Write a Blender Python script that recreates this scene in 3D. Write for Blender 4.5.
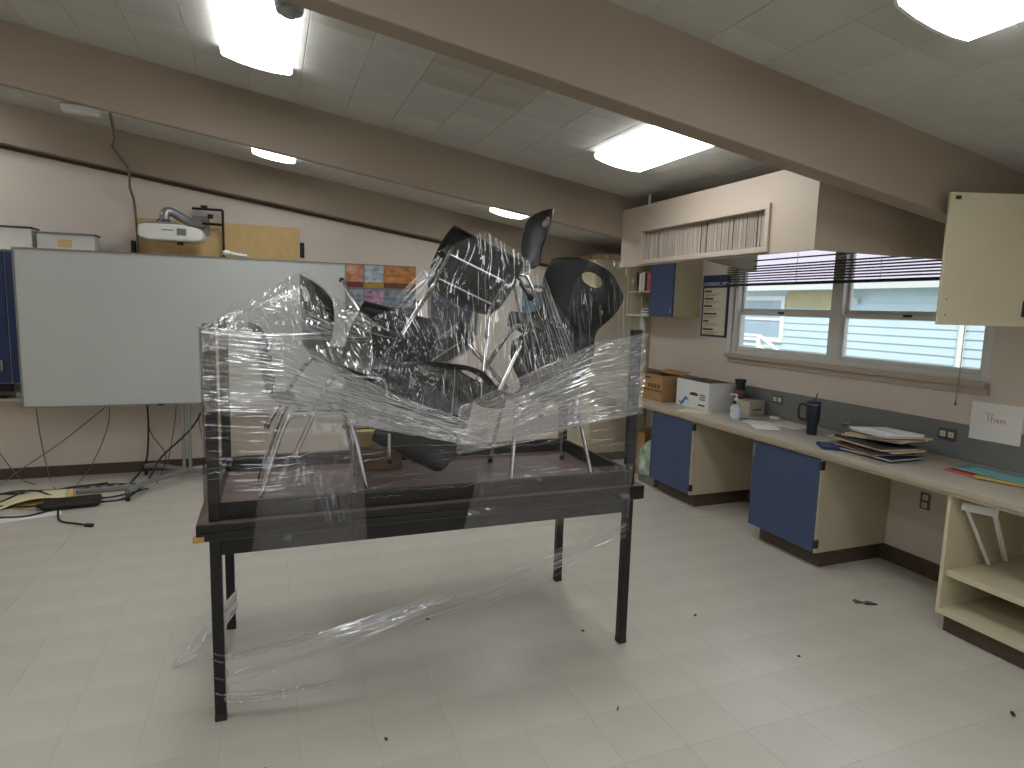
import bpy, bmesh, math, random
from mathutils import Vector, Matrix, Euler, noise
random.seed(7)
for o in list(bpy.data.objects): bpy.data.objects.remove(o)
C = bpy.context.scene.collection
S = bpy.context.scene
PI = math.pi
R = math.radians

# ------------------------------------------------------------------ camera
F_PX = 624.07
YAW, PITCH, ROLL = 0.3712, 0.1230, 0.02735
cam_d = bpy.data.cameras.new('camera')
cam_d.sensor_width = 36.0
cam_d.lens = 36.0 * F_PX / 1024.0
cam_d.clip_start = 0.05
cam = bpy.data.objects.new('camera', cam_d); C.objects.link(cam)
fw = Vector((math.sin(YAW)*math.cos(PITCH), math.cos(YAW)*math.cos(PITCH), -math.sin(PITCH)))
r0 = Vector((math.cos(YAW), -math.sin(YAW), 0)); u0 = r0.cross(fw)
rt = r0*math.cos(ROLL) + u0*math.sin(ROLL); up = -r0*math.sin(ROLL) + u0*math.cos(ROLL)
M = Matrix((rt, up, -fw)).transposed().to_4x4(); M.translation = Vector((0, 0, 1.811))
cam.matrix_world = M
S.camera = cam

# ------------------------------------------------------------------ world, sun, exposure
w = bpy.data.worlds.new('sky'); S.world = w; w.use_nodes = True
nt = w.node_tree; bg = nt.nodes['Background']
sky = nt.nodes.new('ShaderNodeTexSky'); sky.sky_type = 'HOSEK_WILKIE'
sky.sun_direction = Vector((-0.55, -0.25, 0.8)).normalized(); sky.turbidity = 4.0; sky.ground_albedo = 0.35
mixw = nt.nodes.new('ShaderNodeMix'); mixw.data_type = 'RGBA'; mixw.inputs[0].default_value = 0.55
nt.links.new(sky.outputs[0], mixw.inputs[6]); mixw.inputs[7].default_value = (0.80, 0.90, 1.0, 1)
nt.links.new(mixw.outputs[2], bg.inputs[0]); bg.inputs[1].default_value = 2.0
sun_d = bpy.data.lights.new('sun', 'SUN'); sun_d.energy = 2.6; sun_d.angle = R(0.6); sun_d.color = (1, 0.96, 0.9)
sun = bpy.data.objects.new('sun', sun_d); C.objects.link(sun); sun.location = (-6, -3, 12)
sun.rotation_euler = Vector((0.50, 0.42, -0.80)).to_track_quat('-Z', 'Y').to_euler()
S.view_settings.view_transform = 'Standard'; S.view_settings.look = 'None'
S.view_settings.gamma = 1.0; S.view_settings.use_curve_mapping = False
S.view_settings.exposure = 0.48
LAMP = 7.0          # fluorescent diffuser radiance

# ------------------------------------------------------------------ materials
def lin(c):
    return tuple(((x/255)/12.92 if x/255 <= 0.04045 else (((x/255)+0.055)/1.055)**2.4) for x in c)
def mat(name, rgb, rough=0.5, metal=0.0, var=0.0, scale=6.0, bump=0.0, bscale=80.0, coat=0.0, stretch=None, rnd=0.0, rgb2=None, spec=0.5, detail=4.0):
    m = bpy.data.materials.new(name); m.use_nodes = True
    n = m.node_tree.nodes; l = m.node_tree.links; p = n['Principled BSDF']
    c = lin(rgb)
    p.inputs['Base Color'].default_value = (*c, 1); p.inputs['Roughness'].default_value = rough
    p.inputs['Metallic'].default_value = metal; p.inputs['Coat Weight'].default_value = coat
    p.inputs['Coat Roughness'].default_value = 0.15
    p.inputs['Specular IOR Level'].default_value = spec
    tc = n.new('ShaderNodeTexCoord'); src = tc.outputs['Object']
    if stretch:
        mp = n.new('ShaderNodeMapping'); mp.inputs['Scale'].default_value = stretch
        l.new(src, mp.inputs[0]); src = mp.outputs[0]
    if var > 0 or rgb2:
        t = n.new('ShaderNodeTexNoise'); t.inputs['Scale'].default_value = scale; t.inputs['Detail'].default_value = detail
        l.new(src, t.inputs['Vector'])
        cr = n.new('ShaderNodeValToRGB'); cr.color_ramp.elements[0].position = 0.3; cr.color_ramp.elements[1].position = 0.7
        if rgb2: d = lin(rgb2)
        else: d = tuple(x*(1-var) for x in c)
        e = c if rgb2 else tuple(min(1, x*(1+var*0.6)) for x in c)
        cr.color_ramp.elements[0].color = (*d, 1); cr.color_ramp.elements[1].color = (*e, 1)
        l.new(t.outputs['Fac'], cr.inputs[0]); out = cr.outputs[0]
        if rnd > 0:
            oi = n.new('ShaderNodeObjectInfo'); mr = n.new('ShaderNodeMapRange')
            mr.inputs[3].default_value = 1-rnd; mr.inputs[4].default_value = 1+rnd*0.5
            l.new(oi.outputs['Random'], mr.inputs[0])
            hs = n.new('ShaderNodeHueSaturation'); l.new(mr.outputs[0], hs.inputs['Value']); l.new(out, hs.inputs['Color']); out = hs.outputs[0]
        l.new(out, p.inputs['Base Color'])
    if bump > 0:
        t2 = n.new('ShaderNodeTexNoise'); t2.inputs['Scale'].default_value = bscale; t2.inputs['Detail'].default_value = 3
        l.new(src, t2.inputs['Vector'])
        b = n.new('ShaderNodeBump'); b.inputs['Strength'].default_value = bump; b.inputs['Distance'].default_value = 0.01
        l.new(t2.outputs['Fac'], b.inputs['Height']); l.new(b.outputs[0], p.inputs['Normal'])
    return m
def emit(name, rgb, strength):
    m = bpy.data.materials.new(name); m.use_nodes = True
    p = m.node_tree.nodes['Principled BSDF']; c = lin(rgb)
    p.inputs['Base Color'].default_value = (*c, 1); p.inputs['Roughness'].default_value = 0.3
    p.inputs['Emission Color'].default_value = (*c, 1); p.inputs['Emission Strength'].default_value = strength
    return m
def schlick(n, l, base):
    # reflectance that is the same from both sides of the sheet
    lw = n.new('ShaderNodeLayerWeight'); lw.inputs[0].default_value = 0.5
    pw = n.new('ShaderNodeMath'); pw.operation = 'POWER'; pw.inputs[1].default_value = 4.0; l.new(lw.outputs['Facing'], pw.inputs[0])
    ma = n.new('ShaderNodeMath'); ma.operation = 'MULTIPLY_ADD'; ma.inputs[1].default_value = 1-base; ma.inputs[2].default_value = base; ma.use_clamp = True
    l.new(pw.outputs[0], ma.inputs[0]); return ma.outputs[0]
def glassy(name, tint=(1, 1, 1), gl=0.08, rough=0.03):
    m = bpy.data.materials.new(name); m.use_nodes = True
    n = m.node_tree.nodes; l = m.node_tree.links; n.remove(n['Principled BSDF'])
    t = n.new('ShaderNodeBsdfTransparent'); t.inputs[0].default_value = (*tint, 1)
    g = n.new('ShaderNodeBsdfGlossy'); g.inputs['Roughness'].default_value = rough
    mx = n.new('ShaderNodeMixShader'); l.new(schlick(n, l, 0.04), mx.inputs[0]); l.new(t.outputs[0], mx.inputs[1]); l.new(g.outputs[0], mx.inputs[2])
    l.new(mx.outputs[0], n['Material Output'].inputs[0])
    return m
def film_mat(name, milk, gloss, rough):
    # thin stretch film: mostly clear, a glossy skin, a little milky haze
    m = bpy.data.materials.new(name); m.use_nodes = True
    n = m.node_tree.nodes; l = m.node_tree.links; n.remove(n['Principled BSDF'])
    t = n.new('ShaderNodeBsdfTransparent'); t.inputs[0].default_value = (0.97, 0.97, 0.97, 1)
    g = n.new('ShaderNodeBsdfGlossy'); g.inputs['Roughness'].default_value = rough; g.inputs[0].default_value = (1, 1, 1, 1)
    d = n.new('ShaderNodeBsdfDiffuse'); d.inputs[0].default_value = (0.9, 0.9, 0.9, 1)
    tl = n.new('ShaderNodeBsdfTranslucent'); tl.inputs[0].default_value = (0.9, 0.9, 0.9, 1)
    m0 = n.new('ShaderNodeMixShader'); m0.inputs[0].default_value = 0.5; l.new(d.outputs[0], m0.inputs[1]); l.new(tl.outputs[0], m0.inputs[2])
    m1 = n.new('ShaderNodeMixShader'); m1.inputs[0].default_value = milk; l.new(t.outputs[0], m1.inputs[1]); l.new(m0.outputs[0], m1.inputs[2])
    m2 = n.new('ShaderNodeMixShader'); l.new(schlick(n, l, gloss), m2.inputs[0]); l.new(m1.outputs[0], m2.inputs[1]); l.new(g.outputs[0], m2.inputs[2])
    l.new(m2.outputs[0], n['Material Output'].inputs[0])
    return m

MT = {}
MT['wall'] = mat('wall_paint', (216, 204, 191), 0.75, var=0.05, scale=1.5, bump=0.05, bscale=150)
MT['beam'] = mat('beam_paint', (151, 136, 119), 0.6, var=0.05, scale=2.0, bump=0.06, bscale=60, stretch=(0.3, 1, 1))
MT['soffit'] = mat('soffit_paint', (184, 169, 152), 0.6, var=0.04, scale=2.0)
MT['ctile'] = mat('ceiling_tile_fibre', (192, 190, 184), 0.9, var=0.05, scale=3.0, bump=0.35, bscale=160, rnd=0.05)
MT['cback'] = mat('ceiling_backing', (185, 181, 175), 0.9)
MT['stain'] = mat('ceiling_tile_stained', (188, 185, 177), 0.9, rgb2=(172, 166, 152), scale=2.5, bump=0.35, bscale=160)
MT['ftile'] = mat('vinyl_tile', (200, 194, 182), 0.24, var=0.06, scale=2.2, bump=0.04, bscale=9, rnd=0.008, detail=8)
MT['fback'] = mat('tile_joint', (160, 153, 142), 0.6)
MT['rubber'] = mat('rubber_base', (84, 69, 59), 0.5, var=0.1)
MT['black'] = mat('black_steel', (13, 13, 14), 0.42, var=0.15, scale=20)
MT['blacktop'] = mat('black_laminate', (15, 14, 14), 0.32, var=0.15, scale=15)
MT['redwood'] = mat('brown_hardboard', (104, 84, 77), 0.55, var=0.15, scale=8, stretch=(1, 8, 1), bump=0.03)
MT['rawwood'] = mat('bare_wood_edge', (190, 150, 85), 0.6, var=0.2, scale=30)
MT['shell'] = mat('black_polypropylene', (15, 16, 18), 0.30, var=0.12, scale=40, bump=0.12, bscale=400)
MT['chrome'] = mat('chrome_tube', (205, 205, 205), 0.14, metal=1.0)
MT['grey_m'] = mat('grey_steel', (150, 152, 152), 0.35, metal=0.6, var=0.05)
MT['darkrub'] = mat('dark_rubber', (30, 30, 30), 0.6)
MT['wboard'] = mat('whiteboard_face', (190, 192, 188), 0.35, var=0.03, scale=1.5)
MT['alu'] = mat('aluminium_trim', (150, 150, 150), 0.35, metal=0.8)
MT['cream'] = mat('cream_enamel', (202, 192, 162), 0.5, var=0.05, scale=3)
MT['creamd'] = mat('cream_panel', (190, 178, 154), 0.55, var=0.05, scale=3)
MT['blue'] = mat('blue_enamel', (60, 77, 110), 0.45, var=0.06, scale=3)
MT['navy'] = mat('navy_board', (32, 52, 92), 0.6, var=0.06, scale=3)
MT['counter'] = mat('counter_laminate', (190, 180, 164), 0.33, var=0.06, scale=60, stretch=(1, 0.4, 1))
MT['countedge'] = mat('counter_edge', (176, 164, 146), 0.4, var=0.05, scale=20)
MT['splash'] = mat('grey_backsplash', (122, 124, 122), 0.45, var=0.04)
MT['white'] = mat('white_paint', (222, 222, 218), 0.45, var=0.02)
MT['winframe'] = mat('window_frame_paint', (216, 214, 208), 0.5, var=0.04)
MT['glass'] = glassy('window_glass')
MT['slat'] = mat('blind_slat_shaded', (74, 66, 68), 0.4, var=0.05)  # shade on the slat undersides is put into this dark colour
MT['slatd'] = mat('blind_rail', (48, 42, 42), 0.45)
MT['paper'] = mat('paper', (232, 230, 224), 0.7, var=0.02)
MT['manila'] = mat('manila_card', (214, 186, 130), 0.7, var=0.06)
MT['brownf'] = mat('brown_folder', (140, 100, 66), 0.7, var=0.12)
MT['teal'] = mat('teal_paper', (128, 186, 188), 0.7, var=0.03)
MT['pink'] = mat('coral_paper', (228, 84, 92), 0.7, var=0.03)
MT['yellow'] = mat('yellow_paper', (226, 196, 110), 0.7, var=0.03)
MT['card'] = mat('corrugated_card', (164, 128, 84), 0.75, var=0.08, scale=10)
MT['cardd'] = mat('card_print', (96, 66, 40), 0.75)
MT['whitecard'] = mat('white_carton', (222, 222, 220), 0.6, var=0.03)
MT['printblue'] = mat('blue_print', (70, 120, 178), 0.6)
MT['printgrey'] = mat('grey_print', (120, 120, 120), 0.7)
MT['printdark'] = mat('dark_print', (58, 56, 58), 0.7)
MT['tan'] = mat('tan_cork', (214, 182, 128), 0.8, var=0.08, scale=14)
MT['tumbler'] = mat('navy_powder_coat', (30, 42, 58), 0.45, bump=0.05, bscale=300)
MT['clear'] = glassy('clear_plastic', (0.93, 0.95, 0.95), rough=0.08)
MT['sky_label'] = mat('pump_label', (210, 220, 235), 0.5)
MT['cord'] = mat('black_cable', (26, 25, 25), 0.5)
MT['cordg'] = mat('grey_cable', (112, 102, 95), 0.55)
MT['red_ink'] = mat('red_marker', (205, 120, 125), 0.7)
MT['outlet'] = mat('outlet_steel', (118, 114, 106), 0.35, metal=0.6)
MT['outcream'] = mat('outlet_cream', (222, 212, 186), 0.5)
MT['siding'] = mat('pale_blue_siding', (188, 206, 216), 0.6, var=0.04, scale=2, rnd=0.03)
MT['shingle'] = mat('roof_shingle', (172, 162, 176), 0.9, var=0.15, scale=30)
MT['oliv'] = mat('khaki_panel', (176, 164, 128), 0.7, var=0.05)
MT['grass'] = mat('lawn', (120, 130, 88), 0.9, var=0.3, scale=3)
MT['lens'] = emit('lamp_diffuser', (246, 250, 252), LAMP)
MT['bag'] = mat('white_plastic_bag', (212, 214, 206), 0.4, var=0.06, rgb2=(90, 140, 96), scale=9)
MT['bookw'] = mat('book_white', (218, 216, 212), 0.6)
MT['bookr'] = mat('book_red', (196, 96, 90), 0.6)
MT['bookk'] = mat('book_black', (38, 36, 38), 0.6)
MT['film'] = film_mat('stretch_film', 0.006, 0.028, 0.06)
MT['film2'] = film_mat('stretch_film_layers', 0.06, 0.06, 0.08)
MT['film3'] = film_mat('stretch_film_wrinkled', 0.10, 0.24, 0.13)
MT['fold'] = film_mat('stretch_film_fold', 0.85, 0.40, 0.18)  # folded film; the milky white also stands in for highlights
MT['grill'] = mat('pale_grille', (178, 166, 152), 0.55, var=0.25, scale=40, stretch=(1, 1, 0.02))
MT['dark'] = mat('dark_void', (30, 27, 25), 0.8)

# ------------------------------------------------------------------ mesh helpers
class MB:
    def __init__(s): s.v = []; s.f = []; s.uvs = None
    def box(s, x0, x1, y0, y1, z0, z1):
        b = len(s.v)
        s.v += [(x0,y0,z0),(x1,y0,z0),(x1,y1,z0),(x0,y1,z0),(x0,y0,z1),(x1,y0,z1),(x1,y1,z1),(x0,y1,z1)]
        s.f += [tuple(b+i for i in q) for q in ((0,3,2,1),(4,5,6,7),(0,1,5,4),(1,2,6,5),(2,3,7,6),(3,0,4,7))]
        return s
    def obox(s, c, hx, hy, hz, rot):
        b = len(s.v); e = rot if isinstance(rot, Matrix) else Euler(rot).to_matrix(); c = Vector(c)
        for sx, sy, sz in ((-1,-1,-1),(1,-1,-1),(1,1,-1),(-1,1,-1),(-1,-1,1),(1,-1,1),(1,1,1),(-1,1,1)):
            s.v.append(tuple(c + e @ Vector((sx*hx, sy*hy, sz*hz))))
        s.f += [tuple(b+i for i in q) for q in ((0,3,2,1),(4,5,6,7),(0,1,5,4),(1,2,6,5),(2,3,7,6),(3,0,4,7))]
        return s
    def tube(s, pts, r, n=10, flat=1.0):
        pts = [Vector(p) for p in pts]; rs = r if isinstance(r, (list, tuple)) else [r]*len(pts)
        b = len(s.v); prev = None
        for i, p in enumerate(pts):
            t = (pts[min(i+1, len(pts)-1)] - pts[max(i-1, 0)]).normalized()
            if prev is None:
                a = Vector((0,0,1)) if abs(t.z) < 0.9 else Vector((1,0,0)); x = t.cross(a).normalized()
            else:
                x = (prev - t*prev.dot(t)).normalized()
            prev = x; y = t.cross(x)
            for k in range(n):
                a = 2*PI*k/n; s.v.append(tuple(p + x*math.cos(a)*rs[i] + y*math.sin(a)*rs[i]*flat))
        for i in range(len(pts)-1):
            for k in range(n):
                s.f.append((b+i*n+k, b+i*n+(k+1)%n, b+(i+1)*n+(k+1)%n, b+(i+1)*n+k))
        s.f.append(tuple(b+k for k in range(n))[::-1]); e = b+(len(pts)-1)*n; s.f.append(tuple(e+k for k in range(n)))
        return s
    def lathe(s, prof, n=20, c=(0,0,0)):
        b = len(s.v)
        for r, z in prof:
            for k in range(n):
                a = 2*PI*k/n; s.v.append((c[0]+r*math.cos(a), c[1]+r*math.sin(a), c[2]+z))
        for i in range(len(prof)-1):
            for k in range(n): s.f.append((b+i*n+k, b+i*n+(k+1)%n, b+(i+1)*n+(k+1)%n, b+(i+1)*n+k))
        s.f.append(tuple(b+k for k in range(n))[::-1]); e = b+(len(prof)-1)*n; s.f.append(tuple(e+k for k in range(n)))
        return s
    def prism(s, poly, axis, a0, a1):
        # poly in the two other axes, extruded along axis
        b = len(s.v); n = len(poly)
        for a in (a0, a1):
            for p in poly:
                q = [p[0], p[1]]; q.insert(axis, a); s.v.append(tuple(q))
        s.f.append(tuple(b+k for k in range(n))); s.f.append(tuple(b+n+k for k in range(n))[::-1])
        for k in range(n): s.f.append((b+k, b+n+k, b+n+(k+1)%n, b+(k+1)%n))
        return s
    def grid(s, fn, nu, nv):
        b = len(s.v)
        for j in range(nv+1):
            for i in range(nu+1): s.v.append(tuple(fn(i/nu, j/nv)))
        for j in range(nv):
            for i in range(nu):
                k = b+j*(nu+1)+i; s.f.append((k, k+1, k+nu+2, k+nu+1))
        return s
    def mesh(s, name, m, smooth=False):
        me = bpy.data.meshes.new(name); me.from_pydata(s.v, [], s.f)
        bm = bmesh.new(); bm.from_mesh(me); bmesh.ops.recalc_face_normals(bm, faces=bm.faces); bm.to_mesh(me); bm.free()
        me.materials.append(MT[m] if isinstance(m, str) else m)
        if smooth:
            for p in me.polygons: p.use_smooth = True
            try: me.set_sharp_from_angle(angle=R(40))
            except Exception: pass
        return me
    def build(s, name, m, parent=None, smooth=False, bev=0.0, loc=None, rot=None):
        o = bpy.data.objects.new(name, s.mesh(name, m, smooth)); C.objects.link(o)
        if parent: o.parent = parent
        if loc: o.location = loc
        if rot: o.rotation_euler = rot
        if bev > 0:
            b = o.modifiers.new('bevel', 'BEVEL'); b.width = bev; b.segments = 2; b.limit_method = 'ANGLE'
        return o
def box(*a): return MB().box(*a)
def tag(o, label=None, cat=None, group=None, kind=None):
    if label: o['label'] = label
    if cat: o['category'] = cat
    if group: o['group'] = group
    if kind: o['kind'] = kind
    return o
def thing(name, label, cat, loc=(0,0,0), rot=(0,0,0), group=None):
    o = bpy.data.objects.new(name, None); C.objects.link(o); o.empty_display_size = 0.1
    o.location = loc; o.rotation_euler = rot
    return tag(o, label, cat, group)
def struct(o, label=None): return tag(o, label, None, None, 'structure')
def copy_tree(o, parent=None):
    c = o.copy(); C.objects.link(c); c.parent = parent
    for ch in list(o.children): copy_tree(ch, c)
    return c
def smooth_path(pts, n=8):
    pts = [Vector(p) for p in pts]; P = [pts[0]] + pts + [pts[-1]]; out = []
    for i in range(1, len(P)-2):
        for k in range(n):
            t = k/n; a, b, c, d = P[i-1], P[i], P[i+1], P[i+2]
            out.append(0.5*((2*b) + (c-a)*t + (2*a-5*b+4*c-d)*t*t + (3*b-3*c+d-a)*t**3))
    out.append(pts[-1]); return out
def text_mesh(txt, size, name, m, parent, matrix):
    cu = bpy.data.curves.new(name, 'FONT'); cu.body = txt; cu.size = size; cu.align_x = 'LEFT'; cu.extrude = 0.0004
    t = bpy.data.objects.new(name+'_src', cu); C.objects.link(t)
    bpy.context.view_layer.update()
    me = bpy.data.meshes.new_from_object(t.evaluated_get(bpy.context.evaluated_depsgraph_get()))
    bpy.data.objects.remove(t); me.materials.clear(); me.materials.append(MT[m])
    o = bpy.data.objects.new(name, me); C.objects.link(o); o.parent = parent; o.matrix_local = matrix
    return o

# ------------------------------------------------------------------ room constants
XL, XR, YN, YB = -4.5, 4.29, -2.0, 7.31
def zc(x): return 3.20 - 0.15*x          # ceiling height
def zb(x): return 2.83 - 0.147*x         # underside of the beams
WY0, WY1, WZ0, WZ1 = 2.60, 5.02, 1.40, 2.50   # window opening

# ------------------------------------------------------------------ floor
fl = struct(box(XL-0.1, XR+0.1, YN-0.1, YB+0.1, -0.12, -0.0015).build('floor', 'fback'), 'worn cream vinyl tile floor of the classroom')
T = 0.305
tile_me = None
slots = []
i0 = math.floor((XL-2.216)/T); i1 = math.ceil((XR-2.216)/T); j0 = math.floor((YN-1.97)/T); j1 = math.ceil((YB-1.97)/T)
tmb = MB(); h = T/2-0.0004
tmb.v = [(-h,-h,-0.003),(h,-h,-0.003),(h,h,-0.003),(-h,h,-0.003),(-h,-h,-0.0004),(h,-h,-0.0004),(h,h,-0.0004),(-h,h,-0.0004),
         (-h+0.0004,-h+0.0004,0),(h-0.0004,-h+0.0004,0),(h-0.0004,h-0.0004,0),(-h+0.0004,h-0.0004,0)]
tmb.f = [(8,9,10,11),(0,1,5,4),(1,2,6,5),(2,3,7,6),(3,0,4,7),(4,5,9,8),(5,6,10,9),(6,7,11,10),(7,4,8,11)]
tile_me = tmb.mesh('floor_tile', 'ftile')
rest = MB()
def cam_xy(x, y, z=0):
    d = Vector((x, y, z)) - M.translation
    return 512+F_PX*d.dot(rt)/max(d.dot(fw), 1e-3), 384-F_PX*d.dot(up)/max(d.dot(fw), 1e-3), d.dot(fw)
for i in range(i0, i1):
    for j in range(j0, j1):
        x, y = 2.216+(i+0.5)*T, 1.97+(j+0.5)*T
        u, v, d = cam_xy(x, y)
        slots.append(((d if (d > 0.4 and -40 < u < 1064 and v < 808) else 90+d), x, y))
slots.sort()
for k, (d, x, y) in enumerate(slots):
    if k < 300 and d < 80:
        o = bpy.data.objects.new('floor_tile', tile_me); C.objects.link(o); o.parent = fl; o.location = (x, y, 0)
        o.rotation_euler = (random.uniform(-1, 1)*0.0003, random.uniform(-1, 1)*0.0003, 0)
    else:
        b = len(rest.v); rest.v += [(vx+x, vy+y, vz) for vx, vy, vz in tmb.v]; rest.f += [tuple(b+q for q in f) for f in tmb.f]
tag(rest.build('floor_tile_field', 'ftile', fl), kind='stuff')

# ------------------------------------------------------------------ walls
struct(box(XL-0.1, XR+0.1, YB, YB+0.12, -0.1, 4.1).build('wall_back', 'wall'), 'pale taupe painted back wall')
struct(box(XL-0.12, XL, YN, YB, -0.1, 4.1).build('wall_left', 'wall'))
rw = MB(); rw.box(XL-0.1, 0.04, YN-0.12, YN, -0.1, 4.1).box(1.76, XR+0.1, YN-0.12, YN, -0.1, 4.1).box(0.04, 1.76, YN-0.12, YN, -0.1, 1.05).box(0.04, 1.76, YN-0.12, YN, 2.5, 4.1)  # opening added in the rear wall to let in daylight
struct(rw.build('wall_rear', 'wall'))
w3 = MB()  # unseen rear window, added as an extra daylight source
for x0 in (0.04, 1.70): w3.box(x0, x0+0.06, YN-0.08, YN-0.02, 1.05, 2.5)
w3.box(0.10, 1.70, YN-0.08, YN-0.02, 1.05, 1.11).box(0.10, 1.70, YN-0.08, YN-0.02, 2.44, 2.5)
MT_win_late = w3
wr = MB()
wr.box(XR, XR+0.15, YN, -1.7, -0.1, 3.0).box(XR, XR+0.15, -1.7, 0.9, -0.1, WZ0).box(XR, XR+0.15, -1.7, 0.9, WZ1, 3.0).box(XR, XR+0.15, 0.9, WY0, -0.1, 3.0).box(XR, XR+0.15, WY1, YB, -0.1, 3.0).box(XR, XR+0.15, WY0, WY1, -0.1, WZ0).box(XR, XR+0.15, WY0, WY1, WZ1, 3.0)  # includes an unseen near opening added for extra daylight
wro = struct(wr.build('wall_right', 'wall'), 'taupe painted window wall above the counter')
struct(box(XL, -1.0, YB-0.012, YB, 0, 0.11).build('baseboard_back', 'rubber'), 'dark rubber baseboard along the back wall')
struct(box(-1.0, 3.5, YB-0.012, YB, 0, 0.11).build('baseboard_back', 'rubber'), 'dark rubber baseboard behind the wrapped tables')
struct(box(XR-0.012, XR, YN, 6.44, 0, 0.12).build('baseboard_right', 'rubber'), 'dark rubber baseboard under the counter')
struct(box(XL, XL+0.012, YN, YB, 0, 0.11).build('baseboard_left', 'rubber'))

# ------------------------------------------------------------------ ceiling: slab + tiles
def slope_box(x0, x1, y0, y1, f0, t0, t1):
    m = MB(); m.prism([(x0, f0(x0)+t0), (x1, f0(x1)+t0), (x1, f0(x1)+t1), (x0, f0(x0)+t1)], 1, y0, y1); return m
ce = struct(slope_box(XL-0.1, XR+0.15, YN-0.1, YB+0.1, zc, 0.0, 0.15).build('ceiling', 'cback'), 'sloping ceiling of white fibre tiles')
hT = 0.305/2 - 0.0006
ct = MB(); ct.v = [(-hT,-hT,0),(hT,-hT,0),(hT,hT,0),(-hT,hT,0),(-hT,-hT,-0.010),(hT,-hT,-0.010),(hT,hT,-0.010),(-hT,hT,-0.010),
      (-hT+0.0025,-hT+0.0025,-0.012),(hT-0.0025,-hT+0.0025,-0.012),(hT-0.0025,hT-0.0025,-0.012),(-hT+0.0025,hT-0.0025,-0.012)]
ct.f = [(8,9,10,11),(0,1,5,4),(1,2,6,5),(2,3,7,6),(3,0,4,7),(4,5,9,8),(5,6,10,9),(6,7,11,10),(7,4,8,11)]
ct_me = ct.mesh('ceiling_tile', 'ctile'); st_me = ct.mesh('ceiling_tile', 'stain')
ang = math.atan(0.15); cs = math.cos(ang); crest = MB(); cnt = 0
for i in range(-19, 12):
    for j in range(-17, 14):
        x, y = 1.114+(i+0.5)*0.305*cs, 3.35+(j+0.5)*0.305
        if not (XL < x < XR and YN < y < YB): continue
        u, v, d = cam_xy(x, y, zc(x))
        if d > 0.3 and -80 < u < 1090 and -60 < v < 320 and y < 4.9 and cnt < 300:
            cnt += 1
            stn = (abs(x-1.25) < 0.3 and abs(y-3.35) < 0.32) or (abs(x-0.3) < 0.2 and abs(y-3.1) < 0.3)
            o = bpy.data.objects.new('ceiling_tile', st_me if stn else ct_me); C.objects.link(o); o.parent = ce
            o.location = (x, y, zc(x)-0.0005+random.uniform(-0.0012, 0)); o.rotation_euler = (random.uniform(-1,1)*0.002, ang+random.uniform(-1,1)*0.002, 0)
        else:
            b = len(crest.v); crest.v += [(vx*cs+x, vy+y, zc(x+vx*cs)+vz) for vx, vy, vz in ct.v]; crest.f += [tuple(b+q for q in f) for f in ct.f]
tag(crest.build('ceiling_tile_field', 'ctile', ce), kind='stuff')

# ------------------------------------------------------------------ roof beams
for k, (y0, y1, lab) in enumerate(((2.29, 2.41, 'deep taupe sloping roof beam nearest the viewer'), (4.74, 4.80, 'middle taupe sloping roof beam'), (7.16, 7.31, 'taupe sloping roof beam against the back wall'), (-0.15, -0.02, None))):
    m = MB(); m.prism([(XL, zb(XL)), (XR, zb(XR)), (XR, zc(XR)+0.02), (XL, zc(XL)+0.02)], 1, y0, y1)
    struct(m.build('trim_%d' % (k+1), 'beam', bev=0.006), lab)
m = MB(); m.prism([(XL, zb(XL)-0.03), (XR, zb(XR)-0.03), (XR, zb(XR)+0.005), (XL, zb(XL)+0.005)], 1, YB-0.02, YB)  # dark colour stands in for the shadow line below the back beam
struct(m.build('trim_5', 'rubber'), 'dark strip painted as shadow under the beam on the back wall')

# ------------------------------------------------------------------ ventilation box with grille above the window
sf = thing('ventilation_box', 'taupe boxed air duct with a slatted grille hanging above the window', 'duct', (2.81, 2.68, 2.17))
SH, SD, SL = 0.475, XR-2.81, 2.055
# front panel with an opening for the grille (y local 0.36..1.74, z local 0.0..0.29)
gy0, gy1, gz0, gz1 = 0.375, 1.715, 0.045, 0.265
fp = MB()
fp.box(0, 0.03, 0, gy0, 0, SH).box(0, 0.03, gy1, SL, 0, SH).box(0, 0.03, gy0, gy1, 0, gz0).box(0, 0.03, gy0, gy1, gz1, SH)
fp.build('front_panel', 'soffit', sf)
def zt(x): return min(SH, zc(2.81+x)-2.17-0.015)
m = MB(); m.prism([(0.03, 0), (SD-0.002, 0), (SD-0.002, zt(SD)), (0.9, zt(0.9)), (0.03, SH)], 1, 0, 0.025); m.build('end_panel', 'soffit', sf)
m = MB(); m.prism([(0.03, SH-0.02), (0.9, zt(0.9)-0.02), (SD-0.002, zt(SD)-0.02), (SD-0.002, zt(SD)), (0.9, zt(0.9)), (0.03, SH)], 1, 0.025, SL-0.025); m.build('top_panel', 'soffit', sf)
gf = MB(); t = 0.035
gf.box(-0.018, 0.0, gy0-t, gy1+t, gz1, gz1+t).box(-0.018, 0.0, gy0-t, gy1+t, gz0-t, gz0).box(-0.018, 0.0, gy0-t, gy0, gz0, gz1).box(-0.018, 0.0, gy1, gy1+t, gz0, gz1)
gro = gf.build('grille_frame', 'soffit', sf, bev=0.003)
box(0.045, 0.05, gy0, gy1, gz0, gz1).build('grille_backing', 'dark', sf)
y = gy0+0.035; k = 0
vane = box(0, 0.012, -0.0035, 0.0035, gz0, gz1).mesh('vane', 'grill')
dv = random.Random(5)
while y < gy1-0.006:
    o = bpy.data.objects.new('vane', vane); C.objects.link(o); o.parent = gro; o.location = (0.022, y, 0); o.rotation_euler = (0, 0, dv.uniform(-0.7, 0.2))
    k += 1
    y += 0.0105
    if dv.random() < 0.13: y += dv.choice((0.008, 0.012, 0.02))
tag(sf, group=None)

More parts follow.
